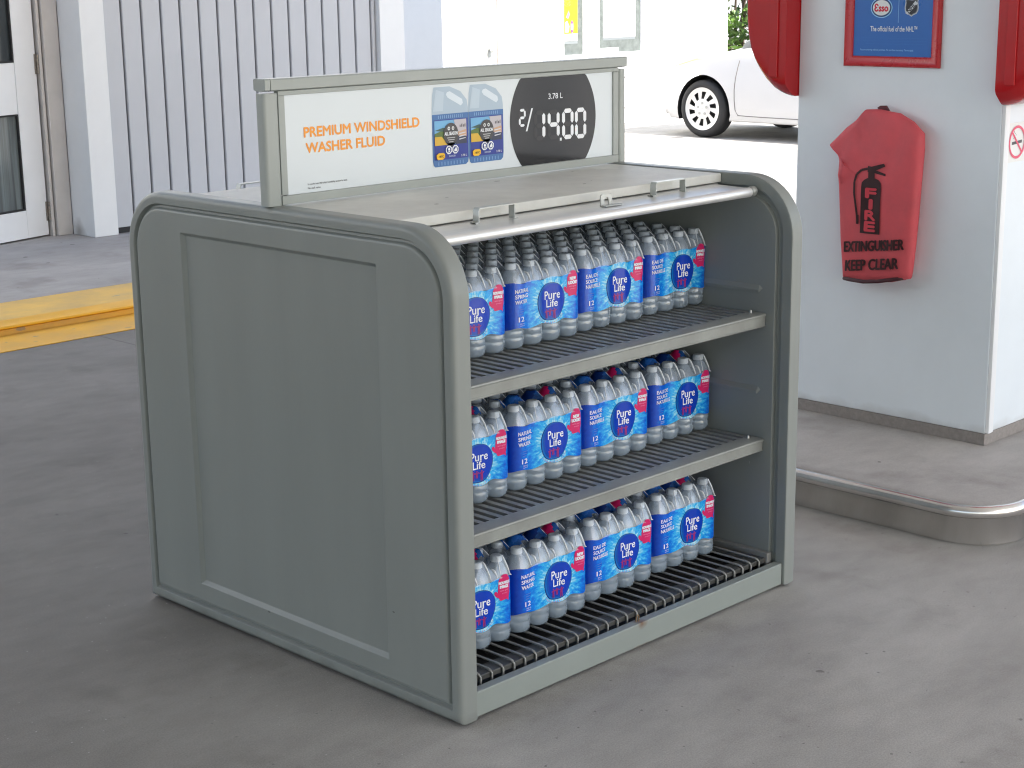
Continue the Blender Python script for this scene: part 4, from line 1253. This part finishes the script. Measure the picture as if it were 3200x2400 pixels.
Qn.poly([(c_[0] - dx_ - 0.003, c_[1] + dx_ - 0.003), (c_[0] - dx_ + 0.003, c_[1] + dx_ + 0.003), (c_[0] + dx_ + 0.003, c_[1] - dx_ + 0.003), (c_[0] + dx_ - 0.003, c_[1] - dx_ - 0.003)], PKR, 2)
Qn.done("pictogram", ns)

# ================================================================== STATION BUILDING WITH SLATTED GARAGE DOOR
WY = 7.38
sb = thing("station_building", "white station building with a grey slatted garage door and a glazed side door", "building", (3.6, WY, 0.05))
bo = (3.6, WY, 0.05)
def bp_(mb, name, m, parent=None, bevel=0.0, **k): return shift(mb, bo).build(name, m, parent or sb, bevel=bevel, **k)
wl = MB()
wl.box(-14, 2.30, 7.66, 14, 0.0502, 4.3)          # wall left of the side door
wl.box(2.30, 3.60, 7.80, 14, 2.25, 4.3)
wl.box(2.30, 3.60, 9.6, 14, 0.0502, 2.249)
wl.box(3.60, 6.461, 7.50, 14, 0.0502, 4.3)
wl.box(3.768, 6.216, 7.382, 7.499, 2.9, 4.3)
bp_(wl, "wall", M['white'])
stm = mat("white_pilaster_paint", (0.78, 0.79, 0.79), 0.5, var=0.03, vscale=3)
add_stain(stm, (-0.02, 0.20, 0.03), 0.10, (0.33, 0.32, 0.31), (0.5, 1.0, 1.6))
bp_(MB().box(3.580, 3.767, WY, 7.66, 0.0502, 4.28), "pilaster", stm, bevel=0.004)
bp_(MB().box(6.217, 6.470, WY, 7.66, 0.0502, 4.28), "pilaster", M['white'], bevel=0.004)
gd = MB()
x = 3.779
pitch_ = 0.1595
while x < 6.20:
    x1 = min(x + pitch_ - 0.010, 6.212)
    gd.prism([(x, 7.430), (x + 0.004, 7.424), (x1 - 0.010, 7.424), (x1, 7.438), (x1, 7.452), (x, 7.452)], 'z', 0.092, 2.88)
    x += pitch_
gdo = bp_(gd, "garage_door", M['slat'], angle=20)
shift(MB().box(3.7685, 6.2155, 7.453, 7.4985, 0.055, 2.89), bo).build("door_backing", M['rubber'], gdo)
shift(MB().box(3.776, 6.214, 7.428, 7.4525, 0.053, 0.0905), bo).build("bottom_seal", M['rubber'], gdo)
# side door, standing a little ajar
hx_, hy_ = 3.419, 7.706
sdoor = bpy.data.objects.new("side_door", None)
COL.objects.link(sdoor)
sdoor.parent = sb
sdoor.location = (hx_ - bo[0], hy_ - bo[1], 0.012)
sdoor.rotation_euler.z = math.atan2(0.2586, 0.966)
dr = MB()
WD = -0.98
dr.box(-0.195, -0.004, 0, 0.045, 0.0, 2.08)
dr.box(WD, WD + 0.16, 0, 0.045, 0.0, 2.08)
dr.box(WD + 0.1605, -0.1955, 0.001, 0.044, 0.0, 0.188)
dr.box(WD + 0.1605, -0.1955, 0.006, 0.042, 0.838, 1.178)
dr.box(WD + 0.1605, -0.1955, 0.001, 0.044, 1.93, 2.08)
dr.build("door_leaf", M['whitedirty'], sdoor, bevel=0.002)
for z0, z1 in ((0.189, 0.837), (1.179, 1.929)):
    pn = MB().box(WD + 0.166, -0.206, 0.020, 0.026, z0 + 0.006, z1 - 0.006).build("pane", M['glass'] if z0 > 1 else mat("lower_pane_reflection", (0.13, 0.155, 0.155), 0.08, var=0.45, vscale=2.2, stretch=(9, 1, 0.25), alt=(0.10, 0.10, 0.10)), sdoor)  # greenish lower pane: streaky reflection of boards painted into its colour
    bd = MB()
    def bl_(i, y): return [(WD + 0.161 + i, y, z0 + 0.0005 + i), (-0.196 - i, y, z0 + 0.0005 + i), (-0.196 - i, y, z1 - 0.0005 - i), (WD + 0.161 + i, y, z1 - 0.0005 - i)]
    bd.loops([bl_(0, 0.004), bl_(0.010, 0.004), bl_(0.012, 0.019), bl_(0, 0.019), bl_(0, 0.004)], True)
    bd.build("glazing_bead", M['rubber'], sdoor, smooth=False)
for zc in (1.160, 0.163, 1.92):
    hg = MB()
    for k in range(5):
        hg.lathe([(0.004, 0), (0.0095, 0.001), (0.0095, 0.0235), (0.004, 0.0245)], 10, (0.006, -0.010, zc - 0.065 + 0.026 * k))
    hg.box(-0.018, 0.004, -0.004, -0.0005, zc - 0.066, zc + 0.066)
    hg.build("hinge", M['brass'], sdoor)
fm_ = MB()
fm_.box(3.431, 3.452, 7.680, 7.79, 0.0505, 2.20)
bp_(fm_, "door_frame", M['beige'], bevel=0.003)
bp_(MB().box(3.4625, 3.579, 7.6605, 7.79, 0.0505, 2.20), "door_frame", M['beige'], bevel=0.004)
bp_(MB().box(3.4525, 3.462, 7.72, 7.79, 0.0505, 2.20), "weather_strip", M['rubber'])
bp_(MB().box(2.34, 3.46, 7.72, 7.79, 2.1605, 2.24), "door_head", M['beige'])

# ================================================================== SUNLIT SHOP WING BEYOND
SX, SYY = 10.155, 10.89
shp_ = thing("shop_wing", "sunlit white shop wing with a door and postered windows beyond the cabinet", "building", (SX, SYY, 0))
qo = (SX, SYY, 0)
def sp_(mb, name, m, parent=None, bevel=0.0, **k): return shift(mb, qo).build(name, m, parent or shp_, bevel=bevel, **k)
sw = MB().box(SX, 15.205, SYY, 19.0, 0.001, 4.6)
sp_(sw, "wall", M['white'], bevel=0.006)
for z in (0.200, 0.568):
    tr = MB().box(SX + 0.01, 15.20, SYY - 0.010, SYY - 0.0005, z - 0.006, z + 0.002)
    sp_(tr, "wall_seam", mat("grey_wall_seam", (0.36, 0.35, 0.34), 0.6))
dleaf = sp_(MB().box(10.24, 10.955, SYY - 0.030, SYY - 0.001, 0.02, 2.1), "shop_door", M['white'], bevel=0.004)
kn = MB().lathe([(0.012, 0), (0.014, 0.03), (0.030, 0.036), (0.036, 0.055), (0.030, 0.075), (0.004, 0.080)], 16)
kn.v = [(a, -c - 0.034, b_) for a, b_, c in kn.v]
ko = MB(); ko.v = [(p[0] + 10.835 - qo[0], p[1] - 0.0, p[2] + 0.985) for p in kn.v]; ko.f = kn.f; ko.mi = kn.mi
ko.box(10.80 - qo[0], 10.87 - qo[0], -0.038, -0.031, 0.90, 1.06)
ko.tube([(10.835 - qo[0], -0.08, 0.985), (10.82 - qo[0], -0.085, 0.93), (10.815 - qo[0], -0.085, 0.86)], 0.012, 8)
ko.build("door_knob", M['galv'], dleaf)
sp_(MB().box(10.962, 11.105, SYY - 0.045, SYY - 0.001, 0.002, 2.2), "door_jamb", mat("cream_jamb", (0.62, 0.56, 0.52), 0.5, var=0.04, vscale=3), bevel=0.004)
sp_(MB().box(11.74, 11.752, SYY - 0.012, SYY - 0.001, 0.21, 2.6), "cover_strip", M['white'])
def window(x0, x1, z0, z1, name_label=None):
    w = MB()
    def wl_(i, y): return [(x0 - 0.05 + i, y, z0 - 0.05 + i), (x1 + 0.05 - i, y, z0 - 0.05 + i), (x1 + 0.05 - i, y, z1 + 0.05 - i), (x0 - 0.05 + i, y, z1 + 0.05 - i)]
    w.loops([wl_(0, SYY - 0.001), wl_(0, SYY - 0.035), wl_(0.045, SYY - 0.035), wl_(0.05, SYY - 0.012)], True)
    o = sp_(w, "window", M['white'], smooth=False)
    shift(MB().box(x0, x1, SYY - 0.010, SYY - 0.0015, z0, z1), qo).build("pane", M['shopglass'], o)
    return o
w1 = window(12.06, 12.395, 0.867, 2.4)
w2 = window(12.683, 13.448, 0.868, 2.4)
fsh = lambda u, v, l: (u - qo[0], SYY - 0.0105 - 0.0012 * l - qo[1], v - qo[2])
Y1 = Print(fsh)
Y1.rect(12.075, 12.315, 1.03, 1.95, ink(250, 232, 20), 1)
Y1.rect(12.075, 12.315, 1.03, 1.11, ink(240, 240, 238), 2)
Y1.rect(12.080, 12.312, 0.995, 1.025, ink(110, 116, 118), 2)
Y1.text("GO", 12.10, 12.17, 1.40, 1.52, ink(60, 60, 60), 2, 0.01, rot=rad(90))
Y1.star([(12.10, 1.13), (12.16, 1.13), (12.17, 1.20), (12.13, 1.26), (12.10, 1.24)], ink(210, 206, 214), 2, None, 1)
Y1.ellipse(12.215, 1.19, 0.030, 0.075, ink(110, 70, 112), 3, 16, 1)
Y1.ellipse(12.215, 1.19, 0.016, 0.040, ink(196, 170, 196), 4, 12, 1)
Y1.poly([(12.11, 1.30), (12.16, 1.38), (12.18, 1.33), (12.15, 1.28)], ink(120, 110, 130), 3)
Y1.done("poster", w1)
Y2 = Print(fsh)
Y2.rect(12.765, 13.355, 1.045, 1.95, ink(240, 240, 240), 1)
Y2.rect(12.765, 13.351, 1.015, 1.044, ink(104, 110, 112), 1)
Y2.rect(12.70, 13.04, 0.872, 0.925, ink(226, 232, 230), 1)
GRY = ink(206, 204, 206)
Y2.rect(12.925, 13.235, 1.17, 1.455, ink(228, 226, 228), 2)
for k in range(7): Y2.rect(13.14, 13.225, 1.19 + 0.036 * k, 1.205 + 0.036 * k, ink(198, 176, 180), 3)
for k in range(9): Y2.rect(12.94, 13.10, 1.185 + 0.028 * k, 1.191 + 0.028 * k, GRY, 3)
Y2.done("poster", w2)

# ================================================================== CANOPY OVER THE FORECOURT
can = thing("canopy", "white canopy roof shading the forecourt from above", "canopy", (0, 0, 4.6))
MB().box(-14, 8.6, -7.2, 4.6, 0, 0.10).build("soffit", M['canopy'], can)
MB().box(-14, 0.2, -18, -7.2005, 0.002, 0.098).build("soffit", M['canopy'], can)  # unseen extension, added to cut the light on the floor at left
MB().box(-13.98, 0.15, -17.98, -7.21, 0.55, 0.62).build("roof_deck", M['galv'], can)  # deck of the added light-blocking extension
fc = MB()
fc.box(0.1, 0.2, -18, -7.2005, 0.101, 0.7); fc.box(-14, 0.099, -18, -17.9, 0.101, 0.7)  # edges of the added extension
fc.box(-14, 8.6, -7.2, -7.1, 0.101, 0.7); fc.box(-14, 8.6, 4.5, 4.6, 0.101, 0.7)
fc.box(-14, -13.9, -7.099, 4.499, 0.101, 0.7); fc.box(8.5, 8.6, -7.099, 4.499, 0.101, 0.7)
fc.build("fascia", M['canopy'], can)
MB().box(-13.89, 8.49, -7.09, 4.49, 0.55, 0.62).build("roof_deck", M['galv'], can)
for cx_, cy3 in ((-8, -5.6), (-8, 3.6), (-8, -15), (7.6, -5.6)):
    MB().box(cx_ - 0.15, cx_ + 0.15, cy3 - 0.15, cy3 + 0.15, -4.597, -0.002).build("column", M['pillar'], can, bevel=0.01)

# ================================================================== WHITE CAR NOSE-IN TO THE SHOP
CX, CYF = 13.13, 9.80          # centre line and nose
car = thing("parked_car", "white hatchback parked nose in to the shop, behind the red pump housing", "car", (CX, 7.7, 0))
co = (CX, 7.7, 0)
Lc = 4.2
yr, yfnt = CYF - Lc, CYF
HW = 0.845
def lerp(a, b, t): return a + (b - a) * t
def curve(pts, y):
    if y <= pts[0][0]: return pts[0][1]
    for (a, va), (b_, vb) in zip(pts, pts[1:]):
        if y <= b_:
            t = (y - a) / (b_ - a); t = t * t * (3 - 2 * t) * 0.5 + t * 0.5
            return lerp(va, vb, t)
    return pts[-1][1]
def hood(y):   # top of the body (beltline / bonnet) by distance back from the nose
    d = yfnt - y
    return curve([(0, 0.60), (0.10, 0.70), (0.35, 0.80), (0.7, 0.875), (1.15, 0.945), (2.0, 0.955), (3.4, 0.99), (3.9, 0.95), (4.1, 0.85), (4.2, 0.70)], d)
def roof(y):
    d = yfnt - y
    return curve([(0, 0), (0.95, 0.91), (1.12, 0.985), (1.75, 1.38), (2.1, 1.455), (2.8, 1.47), (3.4, 1.40), (3.95, 1.02), (4.1, 0.85), (4.2, 0.70)], d)
def halfw(y):
    d = yfnt - y
    return HW * curve([(0, 0.66), (0.06, 0.76), (0.2, 0.88), (0.45, 0.965), (0.8, 1.0), (3.4, 1.0), (3.9, 0.95), (4.2, 0.72)], d)
NJ = 30
def section(y):
    h, w, r_ = hood(y), halfw(y), max(roof(y), hood(y) + 0.012)
    pts = []
    zb = 0.19 if 0.25 < yfnt - y < 4.0 else 0.23
    pts.append((0.0, zb)); pts.append((w * 0.7, zb)); pts.append((w - 0.045, zb)); pts.append((w - 0.028, zb + 0.018))
    for k in range(1, 15):      # flank
        z = lerp(zb + 0.018, h - 0.06, k / 14)
        bul = 1 - ((z - 0.55) / 0.62) ** 2 * 0.10
        pts.append((w * bul * (1 if z > 0.27 else 0.985), z))
    wb = pts[-1][0]
    for k in range(1, 5):       # shoulder
        a = rad(90 * k / 4)
        pts.append((wb - 0.055 * (1 - math.cos(a)) - 0.0, h - 0.06 + 0.06 * math.sin(a)))
    ws = pts[-1][0]
    up_ = r_ - h
    for k in range(1, 6):       # glasshouse side (flat on the bonnet)
        t = k / 5
        pts.append((lerp(ws, ws - 0.05 - 0.42 * min(1, up_ * 2.2) * 0.45 - (0.10 if up_ < 0.1 else 0), t), h + up_ * (0.90 * t if up_ > 0.1 else 0.5 * t)))
    we = pts[-1][0]
    pts.append((we * 0.80, h + up_ * 0.985)); pts.append((we * 0.45, r_)); pts.append((0.0, r_ + 0.004))
    return pts
ys = [yr + 0.001 + (Lc - 0.002) * k / 150 for k in range(151)]
secs = [section(y) for y in ys]
nj = len(secs[0])
WHEELS = [8.993, 8.993 - 2.5]
def arch(y, z, side):
    for wy in WHEELS:
        if math.hypot(y - wy, z - 0.315) < 0.372: return wy
    return None
body = MB(); win = MB(); lampL = MB(); lampR = MB()
for side in (-1, 1):
    grid = [[(side * px, y, z) for px, z in s] for y, s in zip(ys, secs)]
    def snap(pt):
        x, y, z = pt
        for wy in WHEELS:
            d = math.hypot(y - wy, z - 0.315)
            if 0.33 < d < 0.402 and abs(x) > 0.6:
                return (x, wy + (y - wy) / d * 0.372, 0.315 + (z - 0.315) / d * 0.372)
        return pt
    for i in range(150):
        for j in range(nj - 1):
            q = [grid[i][j], grid[i + 1][j], grid[i + 1][j + 1], grid[i][j + 1]]
            yc, zc = sum(p[1] for p in q) / 4, sum(p[2] for p in q) / 4
            xc = sum(abs(p[0]) for p in q) / 4
            if arch(yc, zc, side) and (xc > 0.62): continue
            q = [snap(p) for p in q]
            dn = yfnt - yc
            dest = body
            up_ = roof(yc) - hood(yc)
            if up_ > 0.03 and j >= nj - 9 and 1.20 < dn < 3.75:
                onside = j < nj - 4
                if onside and hood(yc) + 0.02 < zc and 1.24 < dn < 3.5 and not (2.28 < dn < 2.38): dest = win
                if not onside and (dn < 1.86 or dn > 3.5): dest = win
            if 0.30 < dn < 0.82 and 18 <= j <= 20 and zc > 0.72 and zc > 0.60 + (dn) * 0.30: dest = lampL if side < 0 else lampR
            k0 = len(dest.v)
            dest.v += [(p[0] + CX, p[1], p[2]) for p in q]
            dest.f.append([k0, k0 + 1, k0 + 2, k0 + 3]); dest.mi.append(0)
def weld(mb):
    vm = {}; nv = []; mp_ = []
    for v in mb.v:
        k = (round(v[0], 4), round(v[1], 4), round(v[2], 4))
        if k not in vm: vm[k] = len(nv); nv.append(v)
        mp_.append(vm[k])
    mb.v = nv
    nf = []; nm = []
    for f, m_ in zip(mb.f, mb.mi):
        g2 = []
        for k in f:
            if mp_[k] not in g2: g2.append(mp_[k])
        if len(g2) > 2: nf.append(g2); nm.append(m_)
    mb.f, mb.mi = nf, nm
    return mb
bodyo = shift(weld(body), co).build("body", M['carpaint'], car, angle=50)
shift(weld(win), co).build("windows", M['glass'], car, angle=50)
for lm in (lampL, lampR):
    if lm.f: shift(weld(lm), co).build("headlight", M['amber'], car, angle=50)
# wheel wells and underside
for wy in WHEELS:
    for side in (-1, 1):
        ww = MB()
        rg = [[(CX + side * xx, wy + 0.370 * math.cos(rad(a)), 0.315 + 0.370 * math.sin(rad(a))) for a in range(-20, 201, 10)] for xx in (HW - 0.03, 0.55)]
        ww.loops(rg, False)
        ww.add([(CX + side * 0.55, wy + 0.37 * math.cos(rad(a)), 0.315 + 0.37 * math.sin(rad(a))) for a in range(-20, 201, 10)], [tuple(range(23))])
        shift(ww, co).build("wheel_arch_liner", M['rubber'], car, angle=60)
# door gap, sill line and bumper gap as thin dark grooves
def flank_x(y, z):
    s = section(y)
    for (xa, za), (xb, zb2) in zip(s[3:22], s[4:23]):
        if za <= z <= zb2 and zb2 > za: return lerp(xa, xb, (z - za) / (zb2 - za))
    return s[12][0]
gp_ = MB()
for side in (-1, 1):
    line = [(8.497, 0.852), (8.515, 0.78), (8.540, 0.66), (8.553, 0.54), (8.553, 0.42), (8.545, 0.32), (8.52, 0.262), (8.40, 0.257), (8.0, 0.254), (7.4, 0.252)]
    gp_.tube([(CX + side * (flank_x(y, z) + 0.0015), y, z) for y, z in line], 0.0045, 6)
shift(gp_, co).build("door_gap", mat("car_panel_gap", (0.20, 0.19, 0.18), 0.7), car)
# mirrors, lamps and plates at the hidden end are kept simple but present
for side in (-1, 1):
    mi_ = MB().lathe([(0.01, -0.09), (0.06, -0.07), (0.085, 0), (0.07, 0.06), (0.01, 0.075)], 12, (0, 0, 0))
    mi_.v = [(CX + side * (HW + 0.06) + a * 0.9, 8.18 + c * 0.6, 1.0 + b_ * 0.8) for a, b_, c in mi_.v]
    shift(mi_, co).build("wing_mirror", M['carpaint'], car)
    tl_ = MB().box(CX + side * 0.60 - 0.10, CX + side * 0.60 + 0.10, yr + 0.02, yr + 0.10, 0.70, 0.92)
    shift(tl_, co).build("tail_light", M['red'], car, bevel=0.02)
def wheel(wy, side):
    xo = CX + side * (HW - 0.005)
    t = MB()
    pr = [(0.232, 0.0), (0.246, 0.010), (0.285, 0.006), (0.305, -0.012), (0.315, -0.035), (0.315, -0.16), (0.300, -0.19), (0.235, -0.20)]
    t.loops([[(xo + side * q, wy + r_ * math.cos(2 * math.pi * k / 48), 0.315 + r_ * math.sin(2 * math.pi * k / 48)) for k in range(48)] for r_, q in pr], True)
    w = shift(t, co).build("wheel", M['rubber'], car, angle=50)
    rm = MB()
    N = 120
    rings = [(0.004, 0.002), (0.055, 0.004), (0.095, 0.0), (0.110, -0.003), (0.188, -0.008), (0.200, -0.004), (0.222, 0.0), (0.234, 0.004), (0.236, -0.02)]
    for ri in range(len(rings) - 1):
        for k in range(N):
            u_ = (k % 12)
            if ri == 3 and 3 <= u_ <= 8: continue
            q = []
            for (r_, xq), kk in ((rings[ri], k), (rings[ri], k + 1), (rings[ri + 1], k + 1), (rings[ri + 1], k)):
                tw = 0.10 if r_ > 0.15 else 0.0
                a = 2 * math.pi * kk / N + tw
                q.append((xo + side * xq, wy + r_ * math.cos(a), 0.315 + r_ * math.sin(a)))
            k0 = len(rm.v); rm.v += q; rm.f.append([k0, k0 + 1, k0 + 2, k0 + 3]); rm.mi.append(0)
    weld(rm)
    for k in range(5):
        a = 2 * math.pi * k / 5 + math.pi / 2
        n0 = len(rm.f)
        rm.lathe([(0.015, 0.0), (0.015, 0.006), (0.010, 0.006), (0.010, 0.002), (0.001, 0.002)], 12, (xo if side > 0 else xo - 0.008, wy + 0.062 * math.cos(a), 0.315 + 0.062 * math.sin(a)), 1, axis='x')
    rmo = shift(rm, co).build("rim", [M['rim'], M['galv']], w, angle=40)
    dk = MB().lathe([(0.23, -0.001), (0.23, 0.001)], 32, (xo - side * 0.05, wy, 0.315), axis='x')
    shift(dk, co).build("brake_disc", M['black'], w)
for wy in WHEELS:
    for side in (-1, 1): wheel(wy, side)

# ================================================================== GREENERY BEYOND THE SHOP
def shrub(x, y, h, rw, label, seed):
    rnd = random.Random(seed)
    o = thing("shrub", label, "shrub", (x, y, 0), "shrubs beyond the shop")
    tk = MB()
    for k in range(6):
        a = rnd.uniform(0, 6.28)
        tk.tube([(0.1 * math.cos(a), 0.1 * math.sin(a), 0.0), (0.25 * math.cos(a), 0.25 * math.sin(a), h * 0.3), (0.55 * rw * math.cos(a + 0.3), 0.55 * rw * math.sin(a + 0.3), h * 0.7), (0.7 * rw * math.cos(a + 0.5), 0.7 * rw * math.sin(a + 0.5), h * 0.9)], [0.03, 0.022, 0.012, 0.005], 6)
    tk.build("stem", M['bark'], o)
    b = MB()
    clumps = []
    for k in range(120):
        a = rnd.uniform(0, 6.28); q = rnd.random() ** 0.5; z = rnd.uniform(0.03, 1.0)
        rr2 = rw * q * (0.75 + 0.35 * math.sin(z * 3.0))
        clumps.append((rr2 * math.cos(a), rr2 * math.sin(a), z * h, rnd.uniform(0.16, 0.42)))
    for cx2, cy4, cz, cr in clumps:
        for k in range(75):
            d = Vector((rnd.gauss(0, 1), rnd.gauss(0, 1), rnd.gauss(0, 1))).normalized() * cr * rnd.random() ** 0.4
            c = Vector((cx2, cy4, cz)) + d
            n = Vector((rnd.gauss(0, 1), rnd.gauss(0, 1), rnd.gauss(0.6, 0.8))).normalized()
            t = n.orthogonal().normalized(); t.rotate(Matrix.Rotation(rnd.uniform(0, 6.28), 3, n)); s_ = n.cross(t)
            l, w = rnd.uniform(0.05, 0.10), rnd.uniform(0.02, 0.04)
            b.add([c - t * l, c + s_ * w, c + t * l, c - s_ * w], [(0, 1, 2, 3)])
    b.build("foliage", M['leaf'], o, smooth=False)
shrub(19.6, 14.0, 3.4, 1.5, "leafy green shrub showing between the shop wall and the red housing", 3)
